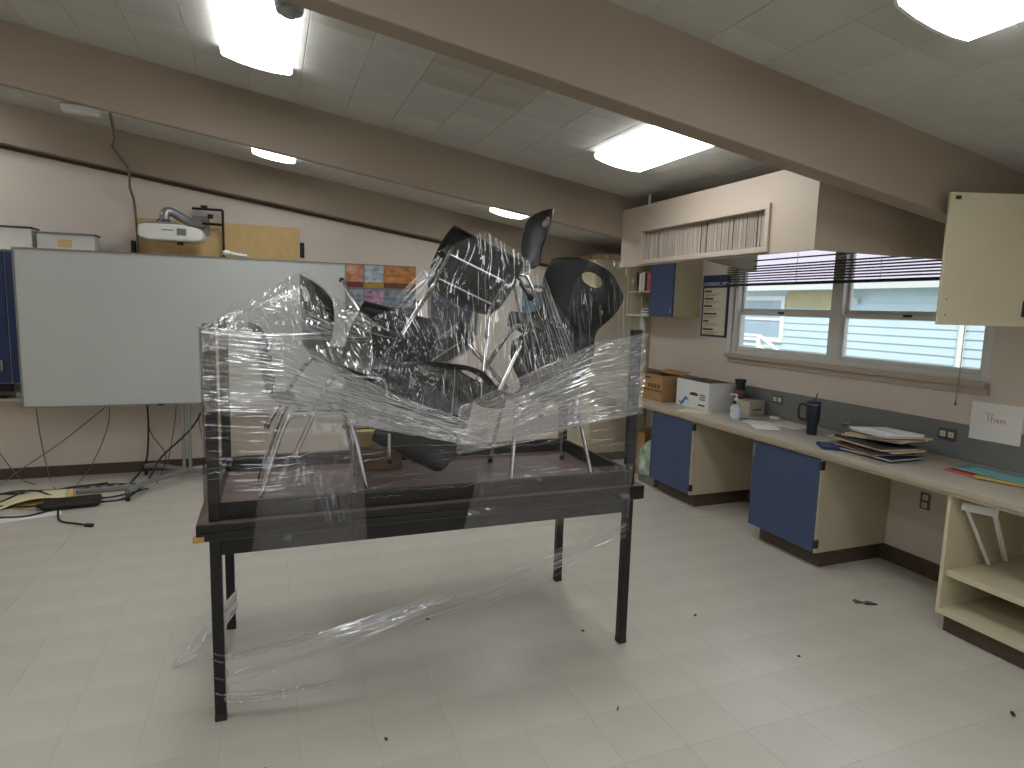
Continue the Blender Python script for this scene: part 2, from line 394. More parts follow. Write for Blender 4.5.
# thin white conduit above the duct
m = MB(); m.tube([(2.915, 4.5, 2.65), (2.915, 4.5, zc(2.915)-0.012)], 0.011, 10)
tag(m.build('conduit', 'white', smooth=True), 'thin white vertical pipe between duct top and ceiling', 'pipe')

# ------------------------------------------------------------------ ceiling lights
def lamp(x, yfar, label, ln=1.22, wd=0.38):
    root = thing('ceiling_light', label, 'ceiling light', (x, yfar-ln/2, zc(x)-0.014), (0, math.atan(0.15), 0), 'wraparound fluorescent lights')
    box(-wd/2+0.03, wd/2-0.03, -ln/2+0.01, ln/2-0.01, -0.03, 0.0).build('housing', 'white', root)
    prof = [(-wd/2, -0.012), (-wd/2, -0.034), (-wd/2+0.012, -0.046), (-wd/4, -0.058), (0, -0.062), (wd/4, -0.058), (wd/2-0.012, -0.046), (wd/2, -0.034), (wd/2, -0.012)]
    m = MB(); m.prism(prof, 1, -ln/2+0.014, ln/2-0.014); m.build('diffuser', 'lens', root)
    prof2 = [(a*1.012, b*1.03) for a, b in prof]
    for s in (-1, 1):
        m = MB(); m.prism(prof2, 1, s*ln/2-0.014 if s > 0 else s*ln/2, s*ln/2 if s > 0 else s*ln/2+0.014); m.build('end_cap', 'white', root)
    return root
lamp(2.16, 1.63, 'lit fluorescent ceiling light in front of the nearest beam, top right')
lamp(2.27, 3.92, 'lit fluorescent ceiling light beside the slatted air duct')
lamp(-0.035, 4.08, 'lit fluorescent ceiling light at the top left between the two beams')
lamp(0.07, 6.5, 'lit fluorescent ceiling light glimpsed under the middle beam above the whiteboard')
lamp(2.39, 6.45, 'lit fluorescent ceiling light glimpsed under the middle beam above the upturned chairs')
for x, y, where in ((-2.75, 6.85, 'left of the picture near the back wall'), (-2.2, 4.0, 'left of the picture between the beams'), (-2.2, 1.63, 'left of the picture before the nearest beam'), (0.0, 1.63, 'above the picture over the table front'), (0.0, -0.6, 'behind the viewer on the left'), (2.2, -0.6, 'behind the viewer on the right')):  # extra lights out of view, added as further light sources
    lamp(x, y, 'added unseen fluorescent ceiling light ' + where)

# motion sensor hanging by the near beam
sn = thing('sensor', 'grey round sensor fixed behind the nearest beam beside a light', 'sensor', (0.085, 2.47, 2.86))
m = MB(); m.lathe([(0.02, 0.10), (0.05, 0.09), (0.055, 0.0), (0.045, -0.045), (0.02, -0.06)], 20); m.build('sensor_body', 'grey_m', sn, smooth=True)
box(-0.03, 0.03, -0.052, 0.03, 0.08, 0.14).build('bracket', 'grey_m', sn)

struct(MT_win_late.build('window_added_3', 'winframe'), 'added unseen window frame in the wall behind the viewer')
w2 = MB()  # unseen second window, added as a further daylight source
for y0 in (-1.7, -0.43, 0.84): w2.box(XR+0.02, XR+0.09, y0, y0+0.06, WZ0, WZ1)
w2.box(XR+0.02, XR+0.09, -1.64, 0.84, WZ0, WZ0+0.06).box(XR+0.02, XR+0.09, -1.64, 0.84, WZ1-0.06, WZ1)
struct(w2.build('window_added_2', 'winframe'), 'added unseen second window frame along the window wall')
# ------------------------------------------------------------------ window_1
win = struct(thing('window_1', None, None, (XR, 0, 0)), 'white framed four-pane sliding window over the counter')
fw_ = MB(); t = 0.055
fw_.box(0.0, 0.10, WY0, WY0+t, WZ0, WZ1).box(0.0, 0.10, WY1-t, WY1, WZ0, WZ1).box(0.0, 0.10, WY0+t, WY1-t, WZ0, WZ0+t).box(0.0, 0.10, WY0+t, WY1-t, WZ1-t, WZ1)
fw_.build('window_frame', 'winframe', win, bev=0.003)
box(0.0, 0.09, 3.76, 3.87, WZ0+t, WZ1-t).build('mullion', 'winframe', win, bev=0.003)
zr = 1.825
for a, b in ((WY0+t, 3.76), (3.87, WY1-t)):
    for z0, z1, xo in ((WZ0+t, zr, 0.02), (zr, WZ1-t, 0.05)):
        m = MB(); q = 0.022; qb = 0.032
        m.box(xo, xo+0.03, a, a+q, z0, z1).box(xo, xo+0.03, b-q, b, z0, z1).box(xo, xo+0.03, a+q, b-q, z0, z0+qb).box(xo, xo+0.03, a+q, b-q, z1-qb, z1)
        so = m.build('sash', 'winframe', win, bev=0.002)
        box(xo+0.013, xo+0.017, a+q, b-q, z0+qb, z1-qb).build('pane', 'glass', so)
    box(0.005, 0.02, (a+b)/2-0.03, (a+b)/2+0.03, zr-0.012, zr+0.006).build('latch', 'slatd', win)
box(-0.055, 0.0, WY0-0.005, WY1+0.03, WZ0-0.025, WZ0+0.012).build('window_sill', 'soffit', win, bev=0.003)
box(-0.02, 0.0, WY0-0.01, WY1+0.02, WZ0-0.075, WZ0-0.025).build('sill_apron', 'soffit', win, bev=0.002)
box(-0.016, 0.0, WY1, WY1+0.05, WZ0+0.012, WZ1).build('casing', 'winframe', win)
# blind
bl = thing('window_blind', 'half raised horizontal slat blind hanging at the window top', 'blind', (XR-0.045, 0, 0))
by0, by1 = WY0+0.02, WY1+0.08
box(-0.02, 0.02, by0, by1, 2.45, 2.48).build('head_rail', 'winframe', bl)
box(-0.018, 0.018, by0, by1, 2.068, 2.092).build('bottom_rail', 'slatd', bl, bev=0.003)
sm = MB(); sm.prism([(-0.0125, -0.001), (0, 0.0016), (0.0125, -0.001), (0.0125, -0.0002), (0, 0.0024), (-0.0125, -0.0002)], 1, by0, by1)
sl_me = sm.mesh('slat', 'slat')
zz = [2.113+0.0225*k for k in range(7)] + [2.30, 2.40]
for k, z in enumerate(zz):
    o = bpy.data.objects.new('slat', sl_me); C.objects.link(o); o.parent = bl; o.location = (0, 0, z); o.rotation_euler = (0, R(24), 0)
for yy in (WY0+0.32, 3.4, 4.2, WY1-0.2):
    m = MB(); m.tube([(-0.014, yy, 2.08), (-0.014, yy, 2.46)], 0.0022, 6); m.build('ladder_cord', 'paper', bl)
m = MB(); m.tube(smooth_path([(-0.02, 2.745, 2.41), (-0.022, 2.745, 1.8), (-0.02, 2.747, 1.45), (-0.022, 2.75, 1.27)]), 0.0028, 6)
pc = m.build('pull_cord', 'cordg', bl)
m = MB(); m.lathe([(0.002, 0.03), (0.007, 0.01), (0.008, 0.0)], 10, (-0.022, 2.75, 1.245)); m.build('tassel', 'cordg', pc)
m = MB(); m.tube([(-0.018, 4.93, 2.41), (-0.020, 4.94, 1.62)], 0.004, 6); m.build('tilt_wand', 'cordg', bl)

# ------------------------------------------------------------------ outside: lawn, neighbour house, stair rail
struct(box(XR+0.3, 30, -14, 34, -0.5, -0.35).build('ground', 'grass'), 'lawn outside the window')
HX = 9.5
ho = thing('neighbour_house', 'pale blue lap-sided house seen through the window', 'house', (HX, 0, -0.35))
hy0, hy1 = -2.0, 17.0
bd = MB(); bd.prism([(0.0, 0.0), (-0.022, 0.0), (-0.004, 0.135), (0.0, 0.135)], 1, hy0, hy1)
bd_me = bd.mesh('siding_board', 'siding')
for k in range(20):
    o = bpy.data.objects.new('siding_board', bd_me); C.objects.link(o); o.parent = ho; o.location = (0, 0, 0.02+k*0.132)
box(0.0, 0.2, hy0, hy1, 0, 2.66).build('house_wall', 'siding', ho)
hw = MB(); a0, a1, b0, b1 = 9.62, 10.85, 1.60, 2.52; t = 0.09
hw.box(-0.05, 0.0, a0, a0+t, b0, b1).box(-0.05, 0.0, a1-t, a1, b0, b1).box(-0.05, 0.0, a0+t, a1-t, b0, b0+t).box(-0.05, 0.0, a0+t, a1-t, b1-t, b1).box(-0.045, 0.0, a0+t, a1-t, 2.03, 2.08)
hwo = hw.build('house_window', 'white', ho)
box(-0.03, -0.026, a0+t, a1-t, b0+t, b1-t).build('pane', mat('house_glass', (150, 170, 182), 0.08), hwo)
box(-0.03, 0.0, 8.3, 9.6, 2.28, 2.6).build('khaki_panel', 'oliv', ho)
box(-0.2, 0.0, hy0, hy1, 2.66, 2.69).build('eave_soffit', 'white', ho)
m = MB(); m.prism([(-0.29, 2.62), (-0.19, 2.62), (-0.19, 2.72), (-0.31, 2.72)], 1, hy0, hy1); m.build('gutter', 'white', ho)
m = MB(); m.prism([(-0.25, 2.72), (4.5, 4.4), (4.5, 4.5), (-0.25, 2.78)], 1, hy0, hy1); m.build('roof', 'shingle', ho)
m = MB(); m.tube([(-0.06, 6.17, 2.6), (-0.06, 6.17, 0.05)], 0.05, 8); m.build('downspout', 'white', ho)
m = MB(); m.tube(smooth_path([(-0.22, 8.1, 2.64), (-0.2, 8.02, 2.5), (-0.05, 8.0, 2.4)], 4), 0.05, 8); m.build('gutter_elbow', 'white', ho)
sr = thing('stair_railing', 'white outdoor stair railing below the house window', 'railing', (8.6, 0, -0.35))
m = MB(); m.tube([(0, 10.2, 1.74), (0, 9.3, 1.74)], 0.035, 8).tube([(0, 9.3, 1.74), (0, 8.4, 1.28)], 0.035, 8); m.build('hand_rail', 'white', sr)
m = MB(); m.tube([(0, 10.2, 1.56), (0, 9.3, 1.56)], 0.025, 8).tube([(0, 9.3, 1.56), (0, 8.4, 1.10)], 0.025, 8); m.build('mid_rail', 'white', sr)
for yy, zz_ in ((10.15, 1.72), (9.3, 1.75), (8.45, 1.31)): box(-0.04, 0.04, yy-0.04, yy+0.04, 0, zz_).build('post', 'white', sr)

# ------------------------------------------------------------------ counter along the window wall
CX, CZ = 3.547, 0.88
ctp = thing('counter_top', 'long beige laminate counter top running below the window', 'counter', (CX, 0.6, CZ))
box(0.0, XR-CX-0.004, 0, 5.845, -0.038, 0).build('top_slab', 'counter', ctp, bev=0.003)
box(-0.004, 0.0, 0, 5.845, -0.036, -0.002).build('front_edge', 'countedge', ctp)
box(0.02, 0.04, 0, 5.845, -0.062, -0.038).build('support_rail', 'creamd', ctp)
bs = box(XR-0.019, XR-0.001, 0.6, 6.44, CZ+0.001, 1.12).build('backsplash', 'splash'); tag(bs, 'grey backsplash strip on the wall behind the counter', 'backsplash')
# lower cabinets with blue doors
def base_cab(y0, y1, lab, hinge_near=True):
    r = thing('base_cabinet', lab, 'cabinet', (CX+0.03, y0, 0))
    wdt, dpt = y1-y0, XR-CX-0.035
    b = MB(); b.box(0.02, dpt, 0, 0.02, 0.125, 0.816).box(0.02, dpt, wdt-0.02, wdt, 0.125, 0.816).box(0.02, dpt, 0.02, wdt-0.02, 0.125, 0.145).box(dpt-0.01, dpt, 0.02, wdt-0.02, 0.145, 0.816).box(0.02, 0.04, 0.02, wdt-0.02, 0.79, 0.816)
    b.build('body', 'creamd', r)
    box(0.10, dpt, 0.03, wdt-0.03, 0, 0.125).build('toe_kick', 'rubber', r)
    d = box(0.0, 0.018, 0.0, wdt, 0.13, 0.81).build('door', 'blue', r, bev=0.003)
    box(-0.002, 0.018, -0.003, 0.0, 0.13, 0.81).build('edge_band', 'cream', d)
    m = MB(); yy = wdt-0.045
    m.tube(smooth_path([(0, yy, 0.79), (-0.028, yy, 0.785), (-0.028, yy, 0.70), (0, yy, 0.695)], 5), 0.006, 8); m.build('handle', 'alu', d, smooth=True)
    for z in (0.165, 0.735): box(-0.006, 0.03, -0.012, 0.010, z, z+0.06).build('hinge', 'slatd', d)
    return r
base_cab(4.62, 5.27, 'blue-doored cream base cabinet nearer the cardboard boxes')
base_cab(3.19, 3.845, 'blue-doored cream base cabinet below the tumbler')
# open shelf unit at the near end
oc = thing('open_cabinet', 'cream open shelf cabinet under the near end of the counter', 'cabinet', (CX+0.03, 0.7, 0))
dpt = XR-CX-0.035; wdt = 1.61
b = MB(); b.box(0, dpt, wdt-0.02, wdt, 0.12, 0.816).box(0, dpt, 0, 0.02, 0.12, 0.816).box(dpt-0.01, dpt, 0.02, wdt-0.02, 0.12, 0.816)
b.build('side_panels', 'cream', oc)
box(0, dpt-0.01, 0.02, wdt-0.02, 0.12, 0.155).build('bottom_panel', 'cream', oc, bev=0.002)
box(0.02, dpt-0.01, 0.02, wdt-0.02, 0.345, 0.381).build('shelf', 'cream', oc, bev=0.004)
box(0.07, dpt, 0.01, wdt-0.01, 0, 0.12).build('toe_kick', 'rubber', oc)
fb = thing('folding_bracket', 'white folding bracket arms leaning inside the open shelf cabinet', 'bracket', (3.60, 2.1, 0.382))
for (a, b_) in (((0.05, 0.165, 0.394), (0.29, 0.141, 0.012)), ((0.10, 0.03, 0.365), (0.45, 0.147, 0.012))):
    m = MB(); va, vb = Vector(a), Vector(b_); m.tube([va, vb], 0.014, 6, 0.6); m.build('arm', 'white', fb)
m = MB(); m.obox((0.085, 0.10, 0.375), 0.010, 0.085, 0.022, (0, 0, R(20))); m.build('cross_plate', 'white', fb)
tag(MB().obox((3.80, 2.05, 0.80), 0.08, 0.10, 0.008, (0, 0, 0.3)).build('red_folder', 'pink', bev=0.001), 'red folder pushed up under the counter above the open shelf', 'folder')

# ------------------------------------------------------------------ upper cabinets
uc = thing('wall_cabinet', 'cream wall cabinet with one blue door and open book shelves beside the poster', 'cabinet', (3.93, 5.54, 1.745))
L_, D_, H_ = 0.90, XR-3.93-0.003, 0.62
b = MB(); b.box(0.02, D_, 0, 0.02, 0, H_).box(0.0, D_, L_-0.02, L_, 0, H_).box(0.02, D_, 0.02, L_-0.02, H_-0.02, H_).box(D_-0.01, D_, 0.02, L_-0.02, 0.02, H_-0.02)
b.build('body', 'cream', uc)
box(0.005, D_, 0.02, L_-0.02, 0, 0.02).build('bottom_panel', 'cream', uc)
box(0.01, D_-0.01, 0.02, L_-0.02, 0.27, 0.285).build('shelf', 'cream', uc)
d = box(0.0, 0.018, 0.0, 0.43, 0.003, H_-0.003).build('door', 'blue', uc, bev=0.002)
box(-0.01, 0.0, 0.006, 0.03, 0.05, 0.10).build('hinge', 'alu', d)
bx_ = [(0.465, 0.03, 0.20, 'bookr'), (0.50, 0.03, 0.22, 'bookr'), (0.545, 0.015, 0.20, 'bookk'), (0.58, 0.05, 0.21, 'bookw'), (0.64, 0.05, 0.20, 'bookw'), (0.70, 0.04, 0.21, 'bookk')]
bl_ = ['narrow red binder standing next to the blue cabinet door', 'wide red binder on the upper shelf of the wall cabinet', 'thin black book between red and white binders', 'white binder on the cabinet shelf next to the thin black book', 'white binder beside the black binder at the shelf end', 'black binder at the far end of the cabinet shelf']
for (yy, tt, hh, mm), ll in zip(bx_, bl_):
    bk = thing('binder', ll, 'binder', (3.955, 5.54+yy, 2.031), group='binders on the cabinet shelf')
    m = MB(); m.box(0, 0.22, 0, 0.003, 0, hh).box(0, 0.22, tt-0.003, tt, 0, hh).box(-0.002, 0.003, 0, tt, 0, hh); m.build('cover', mm, bk)
    box(0.004, 0.21, 0.0035, tt-0.0035, 0.004, hh-0.006).build('pages', 'paper', bk)
for k in range(5):
    tag(MB().obox((4.06+0.006*k, 6.10+0.012*(k % 3), 1.772+0.014*k), 0.10, 0.075, 0.006, (0, 0, 0.1*k-0.15)).build('paper_stack', ('paper', 'printgrey', 'bookw', 'printdark', 'bookw')[k]),
        ('white paper pad at the bottom of the lower cabinet shelf pile', 'grey booklet second from the bottom of the shelf pile', 'white booklet in the middle of the shelf pile', 'dark booklet second from the top of the shelf pile', 'white sheet pad on top of the shelf pile')[k], 'papers', 'papers on the lower shelf')
# tall cupboard in the corner
tc_ = thing('tall_cupboard', 'tall plain cream cupboard standing in the far corner', 'cupboard', (3.52, 6.45, 0))
box(0.0, XR-3.52-0.004, 0, YB-6.45-0.004, 0.10, 2.38).build('body', 'creamd', tc_, bev=0.004)
box(-0.018, 0.0, 0.003, YB-6.45-0.02, 0.11, 2.37).build('door', 'cream', tc_, bev=0.003)
box(0.05, XR-3.52-0.004, 0.02, YB-6.45-0.02, 0, 0.10).build('toe_kick', 'rubber', tc_)
cb = thing('cardboard_carton', 'flat brown cardboard carton on top of the tall cupboard', 'box', (3.62, 6.55, 2.381))
box(0, 0.5, 0, 0.5, 0, 0.075).build('body', 'card', cb, bev=0.003); box(-0.002, 0.502, 0.2, 0.26, 0.03, 0.077).build('tape', 'brownf', cb)
# near wall cabinet with its door swung open into view
nc = thing('wall_cabinet', 'cream wall cabinet at the right edge with its door swung open', 'cabinet', (3.62, 1.30, 1.78))
D2 = XR-3.62-0.003; L2 = 0.75; H2 = 0.66
b = MB(); b.box(0.0, D2, 0, 0.02, 0, H2).box(0.0, D2, L2-0.02, L2, 0, H2).box(0.0, D2, 0.02, L2-0.02, 0, 0.02).box(D2-0.01, D2, 0.02, L2-0.02, 0.02, H2).box(0.0, D2, 0.02, L2-0.02, H2-0.02, H2)
b.build('body', 'cream', nc)
box(0.02, D2-0.01, 0.02, L2-0.02, 0.30, 0.318).build('shelf', 'cream', nc)
dr = MB().box(-0.46, 0.0, 0.0, 0.019, 0.0, H2).build('door', 'cream', nc, bev=0.004, loc=(-0.004, L2+0.002, 0), rot=(0, 0, R(-20)))
box(-0.435, -0.41, -0.006, 0.0, H2-0.035, H2-0.018).build('catch_plate', 'slatd', dr)
for hz in (0.05, 0.13):
    m = MB(); m.tube([(-0.425, -0.001, hz), (-0.425, 0.001, hz)], 0.004, 8); m.build('screw_hole', 'printdark', dr)
box(-0.03, -0.004, -0.010, 0.0, 0.05, 0.13).build('hinge', 'slatd', dr)

# ------------------------------------------------------------------ things on the counter
z = CZ+0.001
def carton(name, lab, loc, rz, lx, ly, hh, mm, cat='box'):
    r = thing(name, lab, cat, loc, (0, 0, rz)); t = 0.005
    b = MB(); b.box(0, lx, 0, t, 0, hh).box(0, lx, ly-t, ly, 0, hh).box(0, t, t, ly-t, 0, hh).box(lx-t, lx, t, ly-t, 0, hh).box(t, lx-t, t, ly-t, 0, t)
    b.build('body', mm, r); return r
cb1 = carton('cardboard_box', 'brown cardboard box with dark print on the counter end', (3.72, 5.33, z), 0, 0.34, 0.44, 0.27, 'card')
for a, b_, c_ in ((0.02, 0.20, 0.002), ):
    m = MB(); m.box(-0.002, 0.0, 0.005, 0.44, 0.10, 0.113); m.build('tape', 'cardd', cb1)
    for q in range(4): box(-0.002, 0.0, 0.05+q*0.055, 0.085+q*0.055, 0.135, 0.175).build('print_mark', 'cardd', cb1)
    box(-0.002, 0.0, 0.22, 0.38, 0.225, 0.245).build('print_mark', 'cardd', cb1)
    m = MB(); m.obox((0.30, 0.22, 0.285), 0.05, 0.215, 0.002, (0, R(-20), 0)); m.build('flap', 'card', cb1)
    m = MB(); m.obox((0.04, 0.22, 0.262), 0.05, 0.215, 0.002, (0, R(15), 0)); m.build('flap', 'card', cb1)
tag(carton('cardboard_box', 'small brown carton tucked behind the printed cardboard box', (3.90, 5.82, z), 0, 0.3, 0.3, 0.24, 'card'))
cb2 = carton('paper_carton', 'white copy paper carton with blue swoosh on the counter', (3.83, 4.74, z), 0, 0.36, 0.50, 0.265, 'whitecard')
m = MB(); pts = [(0.29+0.17*t, 0.055+0.03*math.sin(t*6.3)) for t in [k/12 for k in range(13)]]
poly = [(a, b_-0.022*math.sin(PI*k/12)) for k, (a, b_) in enumerate(pts)] + [(a, b_+0.022*math.sin(PI*k/12)) for k, (a, b_) in reversed(list(enumerate(pts)))]
m.prism([(a, b_) for a, b_ in poly], 0, -0.002, -0.0005); m.build('swoosh_print', 'printblue', cb2)
m = MB(); m.prism([(0.17+0.07*math.cos(k*PI/8)+0.05, 0.13+0.025*math.sin(k*PI/8)*(1 if k < 9 else 0.3)) for k in range(16)], 0, -0.002, -0.0005); m.build('emblem_print', 'printdark', cb2)
for q in range(3): box(-0.002, 0.0, 0.05, 0.13, 0.09+0.022*q, 0.104+0.022*q).build('text_print', 'printgrey', cb2)
box(-0.002, 0.0, 0.05, 0.15, 0.035, 0.05).build('text_print', 'printdark', cb2)
m = MB(); m.obox((0.20, 0.25, 0.266), 0.14, 0.23, 0.002, (0, R(4), 0)); m.build('flap', 'cardd', cb2)
# hand sanitiser pump
hs = thing('pump_bottle', 'clear hand sanitiser pump bottle with white pump and label', 'bottle', (3.76, 4.29, z))
m = MB(); m.lathe([(0.036, 0), (0.041, 0.006), (0.041, 0.13), (0.036, 0.155), (0.016, 0.172), (0.015, 0.182)], 22); m.build('bottle', 'clear', hs, smooth=True)
m = MB(); m.lathe([(0.0365, 0.004), (0.0375, 0.01), (0.0375, 0.125), (0.03, 0.14)], 18); m.build('gel', mat('gel', (205, 214, 220), 0.2), hs, smooth=True)
m = MB(); m.lathe([(0.0418, 0.03), (0.0418, 0.12)], 22); m.build('label_wrap', 'sky_label', hs, smooth=True)
box(-0.044, -0.040, -0.015, 0.02, 0.09, 0.105).build('label_flash', 'yellow', hs)
m = MB(); m.lathe([(0.018, 0.178), (0.018, 0.198), (0.007, 0.2), (0.006, 0.222), (0.012, 0.224), (0.012, 0.232)], 14).tube([(0, 0, 0.228), (-0.02, 0.03, 0.229), (-0.026, 0.04, 0.22)], 0.006, 8); m.build('pump', 'white', hs, smooth=True)
# plaid cup with black cap
pc_ = thing('spray_can', 'black capped can with a red plaid band behind the pump bottle', 'can', (4.13, 4.67, z))
m = MB(); m.lathe([(0.05, 0), (0.052, 0.01), (0.052, 0.14)], 20); m.build('body', 'printdark', pc_, smooth=True)
m = MB(); m.lathe([(0.047, 0.14), (0.05, 0.15), (0.05, 0.205), (0.046, 0.21)], 20); m.build('band', mat('plaid', (150, 92, 90), 0.6, rgb2=(60, 40, 46), scale=60), pc_, smooth=True)
m = MB(); m.lathe([(0.046, 0.21), (0.046, 0.225), (0.04, 0.25), (0.052, 0.30), (0.05, 0.312), (0.03, 0.312)], 20); m.build('cap', mat('black_cap', (22, 24, 34), 0.5), pc_, smooth=True)
# small beige box
sb = thing('small_carton', 'small beige carton behind the pump bottle', 'box', (4.05, 4.44, z), (0, 0, 0.12))
box(0, 0.20, 0, 0.16, 0, 0.135).build('body', mat('beige_card', (186, 176, 158), 0.7, var=0.04), sb, bev=0.003)
box(0.04, 0.16, -0.001, 0.0, 0.05, 0.06).build('print_mark', 'printdark', sb); m = MB(); m.obox((0.1, 0.08, 0.137), 0.1, 0.012, 0.001, (0, 0, 0)); m.build('tape', 'brownf', sb)
# tumbler
tb = thing('tumbler', 'navy insulated tumbler with loop handle and straw on the counter', 'tumbler', (3.95, 3.64, z))
m = MB(); m.lathe([(0.036, 0), (0.038, 0.004), (0.040, 0.085), (0.049, 0.105), (0.052, 0.12), (0.054, 0.24), (0.053, 0.245)], 26); m.build('cup', 'tumbler', tb, smooth=True)
m = MB(); m.lathe([(0.0545, 0.236), (0.0545, 0.243)], 26); m.build('rim_band', 'alu', tb, smooth=True)
m = MB(); m.lathe([(0.052, 0.245), (0.052, 0.256), (0.044, 0.266), (0.02, 0.270), (0.012, 0.277)], 24); m.build('lid', 'tumbler', tb, smooth=True)
hd = smooth_path([(-0.045, 0.03, 0.232), (-0.075, 0.048, 0.235), (-0.088, 0.056, 0.215), (-0.088, 0.056, 0.145), (-0.075, 0.048, 0.122), (-0.042, 0.028, 0.112)], 6)
m = MB(); m.tube(hd, 0.009, 8); m.build('handle', 'tumbler', tb, smooth=True)
m = MB(); m.tube([(0.012, 0.0, 0.268), (0.018, -0.01, 0.325)], 0.004, 8); m.build('straw', 'tumbler', tb, smooth=True)
# loose papers
def sheet(x, y, zz, rz, lx, ly, mm, lab, curl=0.0, name='paper_sheet', group='loose papers on the counter'):
    m = MB(); 
    def fn(u, v):
        return ((u-0.5)*lx, (v-0.5)*ly, curl*((u-0.5)**2*4)*(0.5+v)+0.0006)
    m.grid(fn, 8, 6)
    o = m.build(name, mm, None, smooth=True, loc=(x, y, zz), rot=(0, 0, rz))
    sd = o.modifiers.new('thick', 'SOLIDIFY'); sd.thickness = 0.0006; sd.offset = 1
    return tag(o, lab, 'paper', group)
sheet(3.72, 4.78, z, 0.5, 0.22, 0.28, mat('cream_sheet', (236, 224, 184), 0.7), 'cream paper sheet lying in front of the white carton')
sheet(3.90, 4.10, z, 0.35, 0.24, 0.36, 'paper', 'white sheet lying flat between pump bottle and tumbler', 0.004)
sheet(3.80, 3.98, z+0.002, -0.5, 0.216, 0.28, 'paper', 'curled white sheet in front of the tumbler', 0.006)
sheet(4.08, 3.98, z+0.001, 0.1, 0.28, 0.30, 'paper', 'white sheet against the backsplash left of the tumbler', 0.003)
sheet(4.10, 3.45, z, -0.2, 0.216, 0.28, 'paper', 'white sheet behind the tumbler by the backsplash', 0.003)
m = MB(); m.tube([(3.86, 4.37, z+0.006), (3.98, 4.21, z+0.006)], 0.005, 8); tag(m.build('pen', 'printdark', smooth=True), 'dark pen lying beside the pump bottle', 'pen')
tag(MB().obox((4.2, 4.28, z+0.01), 0.02, 0.045, 0.01, (0, 0, 0.1)).build('eraser', 'white', bev=0.003), 'small white eraser by the backsplash outlet', 'eraser')
# folder pile
rp = random.Random(3)
labs = ['bottom-most navy folder of the leaning pile', 'blue folder second from the bottom of the pile', 'brown folder low in the pile', 'dark brown folder in the lower half of the pile', 'manila folder with a protruding tab in the pile', 'brown expanding folder in the middle of the pile', 'dark folder above the middle of the pile', 'brown envelope folder near the top of the pile', 'manila folder third from the top of the pile', 'white folder second from the top of the pile', 'white paper file with a blue stripe on top of the pile']
cols = ['navy', 'navy', 'brownf', 'printdark', 'manila', 'brownf', 'printdark', 'brownf', 'manila', 'whitecard', 'paper']
px, py = 3.86, 3.02; zz_ = z
for k in range(11):
    th = rp.uniform(0.007, 0.016)
    r = thing('folder', labs[k], 'folder', (px+rp.uniform(-0.035, 0.035)+0.006*k, py+rp.uniform(-0.04, 0.04)-0.004*k, zz_), (0.0 if k < 7 else -0.06, 0, rp.uniform(-0.45, 0.15)-0.05), 'folders in the counter pile')
    lx, ly = (0.15, 0.22) if k < 9 else (0.14, 0.20)
    box(-lx, lx, -ly, ly, 0, 0.0012).build('cover', cols[k], r)
    box(-lx+0.006, lx-0.01, -ly+0.006, ly-0.006, 0.0014, th-0.0014).build('pages', 'paper' if k % 3 else 'brownf', r)
    box(-lx, lx, -ly, ly, th-0.0012, th).build('cover', cols[k], r)
    if k == 10: box(-0.02, -0.005, -ly+0.01, ly-0.05, th, th+0.0006).build('stripe', 'printblue', r)
    if k in (4, 8): box(-lx-0.02, -lx, -0.05, 0.06, 0.001, 0.002).build('tab', 'manila', r)
    zz_ += th+(0.0008 if k != 6 else 0.016)
tag(MB().obox((3.68, 3.24, z+0.012), 0.055, 0.09, 0.010, (0, 0, -0.6)).build('notebook', 'navy', bev=0.002), 'navy notebook sticking out at the left of the folder pile', 'notebook')
cl = thing('binder_clip', 'silver binder clip gripping the left end of the folder pile', 'clip', (3.80, 3.21, zz_))
m = MB(); m.tube([(0.0, 0, 0.0), (0.03, 0.0, 0.014), (0.03, 0.02, 0.014), (0.0, 0.02, 0)], 0.0015, 6); m.build('wire', 'chrome', cl); box(-0.006, 0.012, -0.008, 0.028, -0.002, 0.006).build('jaw', 'printdark', cl)
# coloured papers
sheet(4.02, 2.32, z, 0.15, 0.24, 0.50, 'pink', 'coral sheet lying under the teal papers', 0.002, 'coloured_paper', 'coloured papers at the counter end')
sheet(4.03, 2.22, z+0.003, 0.35, 0.26, 0.40, 'yellow', 'yellow sheet sticking out below the teal papers', 0.003, 'coloured_paper', 'coloured papers at the counter end')
sheet(4.06, 2.34, z+0.007, 0.05, 0.22, 0.46, 'teal', 'teal sheet on top of the coloured papers', 0.003, 'coloured_paper', 'coloured papers at the counter end')
sheet(4.02, 2.05, z+0.010, 0.55, 0.20, 0.18, 'pink', 'coral sheet overlapping the teal sheet at the right edge', 0.003, 'coloured_paper', 'coloured papers at the counter end')
# outlets
def outlet(y, zz, lab, x=XR-0.018, wide=True):
    r = thing('wall_outlet', lab, 'outlet', (x, y, zz))
    a, b_ = (0.062, 0.04) if wide else (0.037, 0.06)
    box(-0.006, 0, -a, a, -b_, b_).build('plate', 'outlet', r, bev=0.002)
    for s in (-1, 1):
        c_ = (0, s*0.028, 0) if wide else (0, 0, s*0.028)
        f = box(-0.009, -0.006, c_[1]-0.018, c_[1]+0.018, c_[2]-0.018, c_[2]+0.018).build('socket', 'outcream', r)
        for q in (-0.006, 0.006): box(-0.0095, -0.009, c_[1]+q-0.0015, c_[1]+q+0.0015, c_[2]-0.006, c_[2]+0.006).build('slot', 'printdark', f)
    return r
outlet(4.34, 1.045, 'wall outlet on the backsplash left of the tumbler'); outlet(2.81, 1.035, 'wall outlet on the backsplash right of the folder pile')
outlet(2.92, 0.53, 'dim wall outlet below the counter beside the open cabinet', XR, False)
